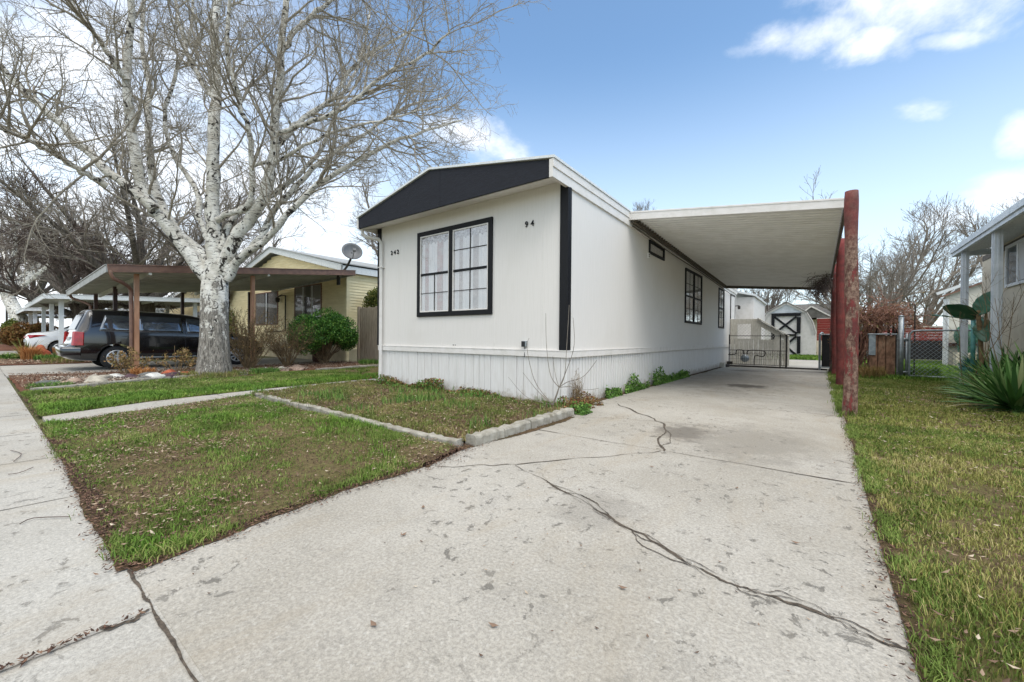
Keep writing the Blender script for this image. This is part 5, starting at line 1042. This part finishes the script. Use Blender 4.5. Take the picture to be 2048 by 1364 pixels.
# minivan, rear towards the street
prof=[(0,.42,.56,.64,.84,.88),(.05,.34,.60,.70,.85,.95),(.17,.3,.66,.76,.84,.97),(.21,.29,1.0,1.10,.78,.96),(.31,.27,1.07,1.36,.75,.98),(.44,.26,1.08,1.68,.77,1),(.50,.26,1.08,1.73,.79,1),(.7,.24,1.07,1.73,.79,1),(1.5,.22,1.06,1.73,.79,1),(2.5,.22,1.04,1.70,.79,1),(3.1,.22,1.02,1.63,.78,1),(3.6,.22,1.0,1.36,.77,1),(3.95,.22,.98,1.12,.80,1),(4.4,.24,.90,1.0,.82,.98),(4.8,.28,.78,.86,.8,.93),(4.98,.34,.62,.7,.7,.86)]
van,side,sp,vb=car('minivan','black minivan parked under the brown carport behind the trunk',(-14.06,-3.75,0),0,prof,1.92,M['blackpaint'],1.05,(1.03,4.05),.34,
  [[(.66,1.10),(1.36,1.08),(1.36,1.55),(.80,1.55)],[(1.50,1.08),(2.55,1.06),(2.52,1.55),(1.50,1.56)],[(2.66,1.06),(3.52,1.04),(3.16,1.50),(2.64,1.54)]],1,9,door_y=((1.44,.45,1.5),(2.60,.38,1.5),(3.62,.42,1.05)))
mb=MB(); V=[]
mb.add([(-.68,.215,1.14),(.68,.215,1.14),(.6,.385,1.58),(-.6,.385,1.58),(-.68,.26,1.13),(.68,.26,1.13),(.6,.43,1.57),(-.6,.43,1.57)],[(0,1,2,3),(7,6,5,4),(0,4,5,1),(1,5,6,2),(2,6,7,3),(3,7,4,0)]); mb.build('rear_window',M['rear_glass'],van,.01,local=True)
for s in (1,-1):
    mb=MB(); mb.add([(s*.84,.16,.70),(s*.925,.19,.70),(s*.968,.36,.70),(s*.96,.37,1.06),(s*.90,.22,1.08),(s*.80,.19,1.08)][:6],[(0,1,4,5),(1,2,3,4)]); o=mb.build('tail_light',M['redlamp'],van,local=True); so=o.modifiers.new('s','SOLIDIFY'); so.thickness=.06; so.offset=0; bv_=o.modifiers.new('b','BEVEL'); bv_.width=.01
mb=MB(); mb.add([(-.9,-.06,.4),(.9,-.06,.4),(.97,.3,.38),(.97,.3,.66),(.9,-.08,.66),(-.9,-.08,.66),(-.97,.3,.66),(-.97,.3,.38)],[(0,1,4,5),(1,2,3,4),(0,5,6,7),(5,4,3,6),(0,7,2,1)]); mb.build('rear_bumper',M['blackpaint'],van,.05,True,True)
mb=MB(); mb.box(-.26,.26,.16,.20,.8,.93); mb.build('number_plate',M['alloy'],van,.004,local=True)
sp('door_handle',[(1.58,.92),(1.76,.92),(1.76,.95),(1.58,.95)],M['plastic'],4,1,.03); sp('door_handle',[(2.72,.91),(2.92,.91),(2.92,.94),(2.72,.94)],M['plastic'],4,1,.03)
sp('sill_trim',[(1.5,.31),(3.5,.31),(3.5,.35),(1.5,.35)],M['alloy'],12,1,.012)
mb=MB()
for s in (1,-1): mb.box(s*1.0-.05,s*1.0+.05,3.25,3.4,1.08,1.24)
mb.build('wing_mirror',M['blackpaint'],van,.03,local=True)
# white sedan
prof=[(0,.40,.78,.86,.72,.84),(.06,.34,.90,1.02,.74,.92),(.25,.28,.96,1.07,.78,.98),(.75,.24,.97,1.12,.80,1),(1.1,.22,.97,1.26,.76,1),(1.7,.2,.96,1.44,.72,1),(2.4,.2,.95,1.46,.72,1),(3.0,.2,.93,1.32,.74,1),(3.5,.2,.91,1.03,.8,1),(4.1,.22,.82,.92,.8,.97),(4.5,.26,.66,.74,.76,.9),(4.62,.32,.56,.62,.68,.82)]
sed,side,sp,sb=car('sedan','white sedan parked under the nearest white carport',(-27.45,-3.75,0),0,prof,1.82,M['whitepaint'],.95,(1.05,3.75),.33,[[(1.05,1.0),(1.75,.99),(1.75,1.36),(1.45,1.3)],[(1.82,.99),(2.95,.97),(2.6,1.36),(1.82,1.38)]],1,7,door_y=((1.78,.35,1.35),(2.8,.3,.95)))
for s in (1,-1):
    mb=MB(); mb.add([(s*.5,.02,.82),(s*.84,.12,.80),(s*.915,.62,.95),(s*.88,.3,.97),(s*.8,.1,.96),(s*.55,.04,.9)],[(0,1,4,5),(1,2,3,4)]); o=mb.build('tail_light',M['redlamp'],sed,local=True); so=o.modifiers.new('s','SOLIDIFY'); so.thickness=.05; so.offset=0
mb=MB(); mb.add([(-.6,.98,1.08),(.6,.98,1.08),(.52,1.5,1.40),(-.52,1.5,1.40)],[(0,1,2,3)]); o=mb.build('rear_window',M['dark_glass'],sed,local=True); so=o.modifiers.new('s','SOLIDIFY'); so.thickness=.08; so.offset=0
mb=MB(); mb.box(-.26,.26,-.02,.02,.62,.74); mb.build('number_plate',M['alloy'],sed,.004,local=True)
# ------------------------------------------------------------------ behind and right: barn shed, fences, houses
bn=thing('barn_shed','white gambrel barn shed with black cross-braced double door','shed',(1.25,24,0))
out=[(-.15,.05),(2.68,.05),(2.66,1.37),(2.5,2.0),(2.2,2.6),(1.25,3.2),(.3,2.6),(0,2.0),(-.14,1.37)]
MB().prism([(x,24,z) for x,z in out],(0,4,0)).build('walls',M['white_trim'],bn)
mb=MB()
for (a,b) in zip(out[2:],out[3:]): mb.bar((a[0],23.93,a[1]+.03),(b[0],23.93,b[1]+.03),.16,.05,(0,1,0))
mb.build('roof_trim',M['white_trim'],bn)
mb=MB()
for (a,b) in zip(out[2:],out[3:]): mb.add([(a[0],23.85,a[1]+.06),(b[0],23.85,b[1]+.06),(b[0],28.1,b[1]+.06),(a[0],28.1,a[1]+.06),(a[0],23.85,a[1]+.1),(b[0],23.85,b[1]+.1),(b[0],28.1,b[1]+.1),(a[0],28.1,a[1]+.1)],[(0,3,2,1),(4,5,6,7),(0,1,5,4),(1,2,6,5),(2,3,7,6),(3,0,4,7)])
mb.build('roof',M['roofing'],bn)
mb=MB(); mb.prism([(.35,23.96,2.63),(2.15,23.96,2.63),(1.25,23.96,3.18)],(0,.035,0)); mb.build('gable_panel',M['bluewhite'],bn)
dn_=MB(); y=23.9; x0,x1=.52,1.97
dn_.box(x0,x1,y,24,2.43,2.6); dn_.box(x0,x0+.16,y,24,.1,2.43); dn_.box(x1-.19,x1,y,24,1.42,2.36); dn_.box(x1-.17,x1,y,24,.24,1.24); dn_.box(x0+.16,x1-.19,y,24,1.27,1.37); dn_.box(x0+.16,x1,y,24,.04,.12)
for a,b in ((1.4,2.4),(.14,1.24)): dn_.bar((x0+.16,y+.02,a),(x1-.2,y+.02,b),.04,.11,(0,0,1)); dn_.bar((x0+.16,y+.06,b),(x1-.2,y+.06,a),.04,.11,(0,0,1))
dr_=dn_.build('door_bracing',M['black_trim'],bn)
rf=thing('red_fence','long horizontal red board fence with dark fabric along its foot behind the right yard','fence',(7,26,0))
for i in range(6):
    z=.9+i*.145; MB().box(3.95,9.9,26,26.03,z,z+.138).build('board',M['redfence'],rf,.004)
mb=MB(); 
for x in (4.0,5.5,7,8.5): mb.box(x-.05,x+.05,26.03,26.13,0,1.75)
mb.build('fence_post',M['redfence'],rf); MB().box(5.0,8.2,25.9,25.93,.02,1.05).build('dark_fabric',M['mesh_black'],rf); MB().box(3.9,9.9,25.96,26.06,1.77,1.83).build('cap_rail',M['lattice'],rf)
rb=thing('red_board_screen','tall red board screen beside the barn shed','fence',(3.3,26,0))
for i in range(9):
    z=1.0+i*.15; MB().box(2.72,3.9,26.1,26.13,z,z+.143).build('board',M['redfence'],rb,.004)
MB().box(2.72,3.9,26.09,26.2,0,1.0).build('base_panel',M['cream'],rb)
# houses far behind
hs=thing('grey_roofed_house','distant house with grey shingle roof and small white gables behind the barn','house',(1,41,0))
MB().box(-3.2,5.0,40.6,48,0,3.0).build('walls',M['cream'],hs)
mb=MB(); mb.add([(-4.2,40,2.9),(6.0,40,2.9),(3.5,44,4.55),(-1.5,44,4.55),(-4.2,49,2.9),(6.0,49,2.9)],[(0,1,2,3),(1,5,2),(5,4,3,2),(4,0,3),(0,4,5,1)]); mb.build('roof',M['roofing'],hs)
mb=MB(); mb.add([(1.2,39.4,3.0),(3.6,39.4,3.0),(2.2,39.4,3.95),(2.2,43,3.95),(1.2,43,3.0),(3.6,43,3.0)],[(0,1,2),(0,2,3,4),(1,5,3,2)]); mb.build('gable',M['roofing'],hs)
mb=MB(); mb.bar((1.0,39.35,2.95),(2.2,39.35,4.0),.1,.16,(0,1,0)); mb.bar((2.2,39.35,4.0),(3.8,39.35,2.95),.1,.16,(0,1,0)); mb.bar((2.6,39.3,2.9),(5.6,39.3,2.95),.1,.16,(0,1,0)); mb.build('gable_trim',M['white_trim'],hs)
h2=thing('rear_cream_house','cream home with brown eave boards behind the chain-link gate','house',(9,21,0))
MB().prism([(6.66,17,0),(11,17,0),(11,17,4.4),(8.6,17,3.6),(6.66,17,2.72)],(1.5,7,0)).build('walls',M['pale'],h2)
mb=MB(); mb.bar((6.5,16.9,2.68),(10.9,16.9,4.6),.06,.2,(0,1,0)); mb.build('brown_eave_board',M['brownmetal'],h2); mb=MB(); mb.bar((6.4,16.85,2.8),(10.9,16.85,4.76),.1,.1,(0,1,0)); mb.build('eave_trim',M['whitemetal'],h2)
mb=MB(); mb.box(6.6,6.7,16.95,17.0,0,2.6); mb.tube([(6.72,16.93,2.6),(6.72,16.93,0)],.03,6); mb.build('corner_post',M['whitemetal'],h2)
mb=MB(); mb.box(6.75,9,16.85,17,.82,.95); mb.build('ledge',M['terracotta'],h2)
mb=MB(); mb.box(8.3,9.6,16.95,17,2.2,2.9); w=mb.build('window',M['whitemetal'],h2); MB().box(8.4,9.5,16.93,16.95,2.27,2.83).build('pane',M['dark_glass'],w)
# round cactus on the ledge
mb=MB(); rng=random.Random(3); vs=[]; K=28; N=9
for i in range(N):
    t=i/(N-1)*math.pi; 
    for j in range(K): r=.3*math.sin(t)*(1+.12*(j%2)); a=6.28318*j/K; vs.append((7.15+r*math.cos(a),16.6+r*math.sin(a),1.22-.42*math.cos(t)))
mb.add(vs,[(i*K+j,i*K+(j+1)%K,(i+1)*K+(j+1)%K,(i+1)*K+j) for i in range(N-1) for j in range(K)]); mb.lathe([(.2,.6),(.26,.86)],(7.15,16.6,0),'z',14)
tag(mb.build('cactus',M['bigleaf2']),'round ribbed green cactus by the rear cream house','cactus'); tag(MB().box(6.85,7.5,16.35,16.84,0,.6).build('plant_stand',M['cream']),'cream block under the round cactus','plant stand')
# near house at the right edge
h3=thing('cream_stucco_house','cream stucco house with a white-edged porch roof at the right edge','house',(8,5,0))
MB().box(6.0,11,1.2,9.45,0,3.08).build('walls',M['cream'],h3)
mb=MB(); mb.add([(5.38,1.0,3.04),(11.2,1.0,3.9),(11.2,8.62,3.9),(5.38,8.62,3.04),(5.38,1.0,3.1),(11.2,1.0,3.96),(11.2,8.62,3.96),(5.38,8.62,3.1)],[(0,3,2,1),(4,5,6,7),(0,1,5,4),(1,2,6,5),(2,3,7,6),(3,0,4,7)]); mb.build('porch_roof',M['whitemetal'],h3)
mb=MB()
for i in range(50): y=1.05+i*.15; mb.bar((5.42,y,3.03),(6.3,y,3.16),.05,.02)
mb.build('roof_ribs',M['whitemetal'],h3)
MB().box(5.34,5.38,1.0,8.62,2.97,3.1).box(5.31,5.34,1.0,8.62,3.04,3.15).box(5.38,6.05,8.58,8.62,2.97,3.1).build('fascia',M['bluewhite'],h3,.004)
MB().box(5.99,6.03,1.1,9.4,2.92,3.04).build('wall_bracket',M['rust'],h3)
for y,w in ((8.02,.10),(5.98,.115)):
    mb=MB(); mb.box(5.40,5.40+w,y-w/2,y+w/2,-.02,3.0); mb.box(5.385,5.40,y-w*.18,y+w*.18,-.02,3.0); mb.box(5.40+w*.35,5.40+w*.65,y-w/2-.012,y-w/2,-.02,3.0); mb.build('porch_post',M['bluewhite'],h3,.008)
mb=MB(); y0,y1,z0,z1=5.6,7.78,2.12,2.98
mb.box(5.96,6.0,y0,y1,z1-.06,z1); mb.box(5.96,6.0,y0,y1,z0,z0+.06); mb.box(5.96,6.0,y1-.06,y1,z0+.06,z1-.06); mb.box(5.96,6.0,y0,y0+.06,z0+.06,z1-.06); mb.box(5.965,6.0,7.08,7.16,z0+.06,z1-.06); w=mb.build('window',M['whitemetal'],h3,.006)
MB().box(5.985,5.998,y0+.06,y1-.06,z0+.06,z1-.06).build('pane',M['dark_glass'],w); MB().box(5.975,5.982,6.3,7.07,z0+.08,z1-.06).build('blind',M['curtain'],w)
# chain-link gate
cg=thing('chain_link_gate','chain-link gate with a rounded top rail between the grey posts and the porch','gate',(5.2,9.3,0))
mb=MB(); P=resample([(4.74,9.3,.1),(4.74,9.3,.6),(4.74,9.3,1.1),(4.77,9.3,1.22),(4.86,9.3,1.27),(5.3,9.3,1.275),(6.1,9.3,1.275)],30); mb.tube(P,.022,8); mb.tube([(4.74,9.3,.12),(6.1,9.3,.1)],.02,7); mb.tube([(6.1,9.3,.1),(6.1,9.3,1.27)],.022,8); mb.build('gate_frame',M['galv'],cg,smooth=True)
mb=MB()
for s in (1,-1):
    c=-3.
    while c<9:
        pts=[]
        for xx in (4.76,6.08):
            z=s*(xx-4)+c
            if .12<=z<=1.26: pts.append((xx,z))
        for z in (.12,1.26):
            xx=(z-c)/s+4
            if 4.76<xx<6.08: pts.append((xx,z))
        if len(pts)==2: mb.tube([(pts[0][0],9.3+.004*s,pts[0][1]),(pts[1][0],9.3+.004*s,pts[1][1])],.0038,4,False)
        c+=.098
mb.build('chain_mesh',M['galv'],cg)
tag(MB().tube([(4.58,9.3,-.1),(4.58,9.3,1.63)],.055,14).lathe([(.058,1.63),(.05,1.66),(.01,1.68)],(4.58,9.3,0),'z',14).build('gate_post',M['galv'],smooth=True),'thick grey steel gate post left of the chain-link gate','post','grey steel posts at the chain-link gate')
mb=MB().tube([(4.69,9.32,-.1),(4.69,9.32,1.2)],.028,10)
for z in (.2,1.05): mb.tube([(4.5,9.3,z),(4.72,9.3,z)],.03,8)
tag(mb.build('gate_post',M['galv'],smooth=True),'thin grey hinge post with clamps beside the thick gate post','post','grey steel posts at the chain-link gate')
tag(MB().tube([(4.86,9.5,-.1),(4.86,9.5,1.95)],.014,6).build('thin_stake',M['iron']),'thin dark metal stake rising above the chain-link gate','stake')
wb=thing('plank_fence_end','rough red-brown upright planks with a grey cap left of the steel gate post','fence',(4.3,9.5,0))
for i,(x,w,z) in enumerate(((3.98,.16,1.12),(4.15,.15,1.16),(4.31,.18,1.14))): MB().box(x,x+w,9.42,9.55,-.02,z).build('plank',M['brownboard'],wb,.012)
MB().box(3.96,4.1,9.38,9.42,.62,1.16).build('grey_plate',M['galv'],wb,.004); MB().box(3.94,4.52,9.36,9.6,1.165,1.2).build('cap',M['galv'],wb,.01)
MB().tube([(4.535,9.4,0),(4.535,9.4,1.18)],.025,8).build('pipe',M['galv'],wb)
# dry vine on an iron trellis
vt=thing('iron_trellis','dark iron trellis bars under the dry vine','trellis',(4.4,10.4,0)); mb=MB()
for x in (4.05,4.2,4.3,4.45,4.55,4.62): mb.tube([(x,10.4,0),(x,10.4,random.uniform(1.6,1.95))],.03,6)
mb.build('bars',M['iron'],vt); MB().box(3.85,4.9,10.38,10.42,1.55,1.6).build('top_bar',M['iron'],vt)
rng=np.random.default_rng(71); root=thing('dry_vine','tangled leafless red-brown vine over the iron trellis','vine',(4.3,10.4,0)); n=260; N=9
P=np.zeros((n,N,3)); cx=np.where(rng.random(n)<.85,rng.uniform(3.6,4.75,n),rng.uniform(4.6,5.0,n)); P[:,0]=np.stack([cx,10.4+rng.normal(0,.25,n),1.3+.55*np.sin((cx-3.3)/1.8*3.14)*rng.uniform(.4,1.1,n)],1)
d=rng.normal(size=(n,3)); d[:,2]=np.abs(d[:,2])*.8+.1
for i in range(1,N):
    d/=np.linalg.norm(d,axis=1)[:,None]; P[:,i]=P[:,i-1]+d*rng.uniform(.06,.13,n)[:,None]; d=d+rng.normal(0,.35,(n,3)); d[:,2]-=.2
Q=np.linspace(.011,.004,N)[None]*np.ones((n,1)); P2,Q2=grow(P,Q,3,.4,.9,-.2,5,.005,.003,rng=rng,jit=.3,curl=-.12)
S0=np.zeros((26,7,3)); sx=rng.uniform(3.75,4.2,26)
for i in range(7): S0[:,i]=np.stack([sx+rng.normal(0,.05,26)+i*.02,10.3+rng.normal(0,.1,26),np.full(26,i*.26)],1)
V,F=joinup([tubes(P,Q,5),tubes(P2,Q2,3),tubes(S0,np.full((26,7),.016),5)]); npmesh('stems',V,F,M['twig_red'],root,False,(4.3,10.4,0))
leaves('dead_leaves',P[:,-1].repeat(3,0)+rng.normal(0,.12,(n*3,3)),.03,G['rusty'],root,(4.3,10.4,0))
# dry vine hanging at the carport edge
root=thing('hanging_vine','dark bare vine hanging from the outer edge of the carport roof','vine',(3.1,9.6,0)); n=150; P=np.zeros((n,N,3))
P[:,0]=np.stack([rng.uniform(2.95,3.2,n),rng.uniform(8.6,12.2,n),2.75+rng.normal(0,.08,n)],1); d=np.stack([rng.normal(-.35,.5,n),rng.normal(0,.6,n),rng.normal(-.1,.4,n)],1)
for i in range(1,N):
    d/=np.linalg.norm(d,axis=1)[:,None]; P[:,i]=P[:,i-1]+d*rng.uniform(.04,.12,n)[:,None]; d=d+rng.normal(0,.25,(n,3)); d[:,2]-=.16
P2,Q2=grow(P,Q[:1]*np.ones((n,1)),3,.35,.8,-.15,5,.006,.004,rng=rng,jit=.25,curl=-.08); 
T=np.zeros((3,7,3)); 
for i in range(7): T[:,i]=np.stack([3.2+rng.normal(0,.03,3),10.8+rng.normal(0,.1,3),np.full(3,i*.47)],1)
V,F=joinup([tubes(P,Q[:1]*.6*np.ones((n,1)),4),tubes(P2,Q2,3),tubes(T,np.full((3,7),.025),6)]); npmesh('stems',V,F,M['twig_dark'],root,False,(3.1,9.6,0))
tuft('yellow_grass_clump','yellow-green dry weed clump at the foot of the rough planks',(4.0,9.2,0),700,.4,.3,G['drybush'],81,.012)
tuft('green_plant_clump','green ivy-like clump behind the nearest red post',(3.62,10.2,0),900,.35,.35,G['leafy'],82,.03)
shrub('dark_hedge','dark tangled stems behind the nearest red post',(3.7,11.0,0),50,1.25,.5,83,M['twig_dark'],G['rusty'],700,.03,.015,6,spreadang=.35)
tuft('grass_clump','tall green grass clump inside the chain-link gate',(5.0,10.2,0),1200,.4,.45,G['bright'],84,.012)
# yuccas in front of the porch
for i,(x,y,L,n,l) in enumerate(((5.8,7.2,.9,190,'farthest yucca clump, beside the far white porch post'),(5.55,5.9,.9,200,'middle yucca clump between the porch posts'),(5.75,4.9,1.05,220,'large yucca clump nearest the right edge'),(5.2,4.9,.62,130,'low yucca clump spilling onto the lawn'),(5.15,3.75,.8,150,'nearest yucca clump at the right edge'))):
    o=yucca('yucca_clump',l,(x,y,.0),n,L,.062,90+i,G['yucca'],lowest=.0); o['group']='yucca clumps in front of the porch'
def bigleaf(c,tip,w,name,mat,parent,nu=14,nv=8,droop=.1,up=(0,0,1)):
    c=Vector(c); tip=Vector(tip); t=(tip-c); L_=t.length; t.normalize(); s=t.cross(Vector(up)).normalized(); nrm=s.cross(t).normalized(); vs=[]
    for i in range(nu+1):
        u=i/nu; wd=w*math.sin(math.pi*min(1,u*.97+.03))**.6*(1-.25*u); p=c+t*L_*u-Vector((0,0,1))*droop*u*u
        for j in range(nv+1): v=j/nv*2-1; vs.append(p+s*wd*v+nrm*(-.12*w*(1-abs(v))+.012*math.sin(u*26)*abs(v)))
    mb=MB().add(vs,[(i*(nv+1)+j,i*(nv+1)+j+1,(i+1)*(nv+1)+j+1,(i+1)*(nv+1)+j) for i in range(nu) for j in range(nv)]); o=mb.build(name,mat,parent,smooth=True); so=o.modifiers.new('s','SOLIDIFY'); so.thickness=.006
bl=thing('large_leafed_plant','plant with a few huge rounded green leaves beside the porch post','plant',(5.35,6.7,0))
MB().tube(resample([(5.40,6.6,.2),(5.40,6.55,.7),(5.36,6.48,1.2),(5.32,6.42,1.6)],12),.035,8).tube(resample([(5.38,6.52,.9),(5.42,6.45,1.3),(5.42,6.4,1.7)],8),.018,6).build('stem',M['stem'],bl,smooth=True)
VX=(-.45,-.85,.35)
bigleaf((5.32,6.45,1.47),(4.78,5.95,1.72),.15,'leaf',M['bigleaf'],bl,droop=.05,up=(-.4,-.85,.1))
bigleaf((5.30,6.42,1.52),(5.50,6.30,1.98),.17,'leaf',M['bigleaf2'],bl,droop=.02,up=VX)
bigleaf((5.26,6.40,1.42),(4.60,5.75,1.55),.13,'leaf',M['bigleaf2'],bl,droop=.05,up=(-.3,-.5,.8))
bigleaf((5.40,6.50,1.42),(5.40,6.30,1.0),.17,'leaf',M['bigleaf2'],bl,droop=.0,up=VX)
to=thing('turquoise_pole','turquoise painted garden poles in a scalloped pot at the porch post','garden pole',(5.3,7.2,0))
mb=MB(); mb.tube([(5.36,6.9,.4),(5.36,6.9,1.45)],.035,10); mb.tube([(5.47,6.95,.3),(5.47,6.95,1.5)],.04,10); mb.build('poles',M['teal'],to,smooth=True)
mb=MB(); mb.lathe([(.12,.0),(.14,.1),(.18,.42),(.21,.48),(.17,.46)],(5.42,7.15,0),'z',22); mb.build('pot',M['teal'],to,smooth=True)
o=yucca('potted_rosette','small pale blue-green rosette in the turquoise pot',(5.42,7.1,.44),70,.24,.05,99,M['teal'],lowest=.1); o['category']='plant'
shrub('thorny_shrub','thin thorny bare stems rising in front of the porch wall',(5.45,5.6,0),4,1.9,.2,101,M['stem'],None,0,r=.008,sub=5,spreadang=.28,curl=.03)
shrub('thorny_shrub','thin thorny bare stems rising beside the large leaves',(5.1,5.9,0),3,2.1,.2,102,M['stem'],None,0,r=.008,sub=5,spreadang=.25,curl=.03)
shrub('dead_stems','short dead weed stems at the corner of the white skirting',(.1,.12,0),22,.42,.15,103,M['stem'],None,0,r=.005,sub=3,spreadang=.3,cat='weed')
# bare rose at the house corner
sr=thing('bare_sapling','small bare shrub with curved thin stems at the corner of the white home','shrub',(.05,-.45,.1)); mb=MB()
b=(.05,-.45,.1); k=(.13,-.42,.34)
for pts,r in (([b,(.09,-.44,.2),k],.016),([k,(-.02,-.4,.5),(-.1,-.38,.9),(-.13,-.36,1.35)],.006),([k,(.06,-.4,.5),(-.0,-.38,.75)],.005),([k,(.2,-.4,.5),(.22,-.38,.9),(.24,-.36,1.45)],.006),([k,(.22,-.4,.55),(.33,-.38,.9),(.3,-.36,1.28)],.006),([k,(.25,-.4,.42),(.45,-.34,.5),(.62,-.3,.72)],.006),([k,(.3,-.4,.36),(.5,-.34,.33),(.65,-.3,.36)],.005),([b,(-.25,-.4,.35),(-.4,-.36,.65),(-.46,-.34,.9),(-.43,-.33,1.0)],.006),([b,(-.2,-.42,.25),(-.4,-.4,.42),(-.5,-.38,.5)],.005),([b,(-.4,-.42,.16),(-.75,-.4,.42)],.004)): mb.tube(resample(pts,14),list(np.linspace(r,r*.5,14)),5)
mb.build('stems',M['twig_mid'],sr)
# ------------------------------------------------------------------ sky, sun, camera
SUN_EL,SUN_AZ=R(58),R(62)   # sun behind and left of the camera (azimuth measured from -Y towards +X)
w=bpy.data.worlds.new('World'); S.world=w; w.use_nodes=True; nt=NT(w.node_tree); nt.n.clear()
sdir=Vector((math.cos(SUN_EL)*math.sin(SUN_AZ),-math.cos(SUN_EL)*math.cos(SUN_AZ),math.sin(SUN_EL)))
sky=nt.add('ShaderNodeTexSky',sky_type='NISHITA'); sky.sun_disc=False; sky.sun_elevation=SUN_EL; sky.sun_rotation=math.atan2(sdir.x,sdir.y); sky.air_density=1.0; sky.dust_density=.6; sky.ozone_density=1.3
tc=nt.add('ShaderNodeTexCoord').outputs['Generated']; s=nt.add('ShaderNodeSeparateXYZ',{0:tc}).outputs
az=nt.math('ARCTAN2',s[0],s[1]); el=nt.math('ARCSINE',s[2])   # azimuth from +Y, positive to +X
n1=nt.noise(nt.stretch(tc,(1,1,1.5)),8,8,.6,.15); n2=nt.noise(nt.stretch(tc,(1,1,2)),2.2,5,.55)
wis=nt.math('SUBTRACT',nt.math('ADD',nt.math('MULTIPLY',n1,1.3),nt.math('MULTIPLY',n2,.5)),.9)
CL=[
 (0.112,0.533,0.159,0.033,-0.393,0.90),
 (-0.009,0.545,0.115,0.026,-0.109,0.80),
 (0.065,0.503,0.059,0.027,-0.089,0.95),
 (0.164,0.470,0.041,0.010,-0.317,0.70),
 (-0.141,0.552,0.033,0.009,-0.200,0.40),
 (0.132,0.383,0.038,0.015,-0.329,0.90),
 (0.242,0.308,0.019,0.020,-0.060,0.85),
 (0.233,0.228,0.042,0.024,-0.095,0.80),
 (0.170,0.201,0.033,0.019,-0.013,0.50),
 (-0.737,0.444,0.105,0.041,-0.123,0.95),
 (-0.804,0.457,0.085,0.029,0.120,0.80),
 (-1.409,0.210,0.280,0.202,0.098,0.55),
 (-1.486,0.461,0.147,0.066,0.479,0.70),

]
tot=None
for a0,e0,ra,re,th,k in CL:
    dx=nt.math('SUBTRACT',az,a0); dy=nt.math('SUBTRACT',el,e0)
    xx=nt.math('ADD',nt.math('MULTIPLY',dx,math.cos(th)),nt.math('MULTIPLY',dy,math.sin(th))); yy=nt.math('SUBTRACT',nt.math('MULTIPLY',dy,math.cos(th)),nt.math('MULTIPLY',dx,math.sin(th)))
    xx=nt.math('DIVIDE',xx,ra*1.2); yy=nt.math('DIVIDE',yy,re*1.25); d=nt.math('ADD',nt.math('MULTIPLY',xx,xx),nt.math('MULTIPLY',yy,yy))
    v=nt.math('SUBTRACT',nt.math('SUBTRACT',1,d),nt.math('MULTIPLY',wis,-4.5)); v=nt.math('MULTIPLY',nt.ss(v,-.5,2.1),k); tot=v if tot is None else nt.math('MAXIMUM',tot,v)
# thin haze bank low on the left, away from the blue
hz=nt.math('MULTIPLY',nt.ss(nt.math('SUBTRACT',nt.math('MULTIPLY',az,-1),nt.math('MULTIPLY',el,.35)),.62,1.12),nt.math('SUBTRACT',1,nt.ss(el,.2,1.0)))
hz=nt.math('MULTIPLY',hz,nt.math('ADD',.62,nt.math('MULTIPLY',wis,1.2)),clamp=True)
low=nt.math('MULTIPLY',nt.math('SUBTRACT',1,nt.ss(el,-.05,.62)),.8)
tint=nt.mix(1.0,sky.outputs[0],(1.0,1.13,1.13,1),'MULTIPLY')
c=nt.mix(low,tint,(4.9,5.5,6.0,1)); c=nt.mix(hz,c,(5.9,6.1,6.4,1)); c=nt.mix(tot,c,(6.0,6.1,6.3,1))
# unseen cloud cover added overhead and behind the photographer for soft, neutral light
bd=nt.add('ShaderNodeVectorMath',{0:tc,1:(.1,-.28,.955)},operation='DOT_PRODUCT').outputs['Value']
fill_deck=nt.math('MULTIPLY',nt.ss(nt.math('ADD',bd,nt.math('MULTIPLY',wis,.5)),.56,.8),.92)
c=nt.mix(fill_deck,c,(8.8,8.5,8.0,1))
bg=nt.add('ShaderNodeBackground',{'Color':c,'Strength':.13}); o=nt.add('ShaderNodeOutputWorld'); nt.l.new(bg.outputs[0],o.inputs[0])
sl=bpy.data.lights.new('Sun','SUN'); sl.energy=1.0; sl.angle=R(35); sl.color=(1,.975,.94); so=bpy.data.objects.new('Sun',sl); COL.objects.link(so); so.rotation_euler=sdir.to_track_quat('Z','Y').to_euler(); so.location=sdir*50
cam=bpy.data.cameras.new('Camera'); cam.sensor_width=36; cam.lens=36*815/2048; cam.clip_end=1000; cam.clip_start=.05
co=bpy.data.objects.new('Camera',cam); COL.objects.link(co); S.camera=co
yaw,pit,rol=R(37.2),math.atan(6/815),R(.47)
f0=Vector((-math.sin(yaw),math.cos(yaw),0)); r0=Vector((math.cos(yaw),math.sin(yaw),0)); f=f0*math.cos(pit)-Vector((0,0,1))*math.sin(pit); u0=r0.cross(f); r=r0*math.cos(rol)+u0*math.sin(rol); u=r.cross(f)
co.matrix_world=Matrix(((r.x,u.x,-f.x,2.94),(r.y,u.y,-f.y,-5.18),(r.z,u.z,-f.z,1.0),(0,0,0,1)))
S.view_settings.view_transform='Standard'; S.view_settings.look='None'; S.view_settings.exposure=.82; S.view_settings.gamma=1
S.render.resolution_x=1024; S.render.resolution_y=682; S.render.engine='CYCLES'; S.cycles.max_bounces=8; S.cycles.transparent_max_bounces=12
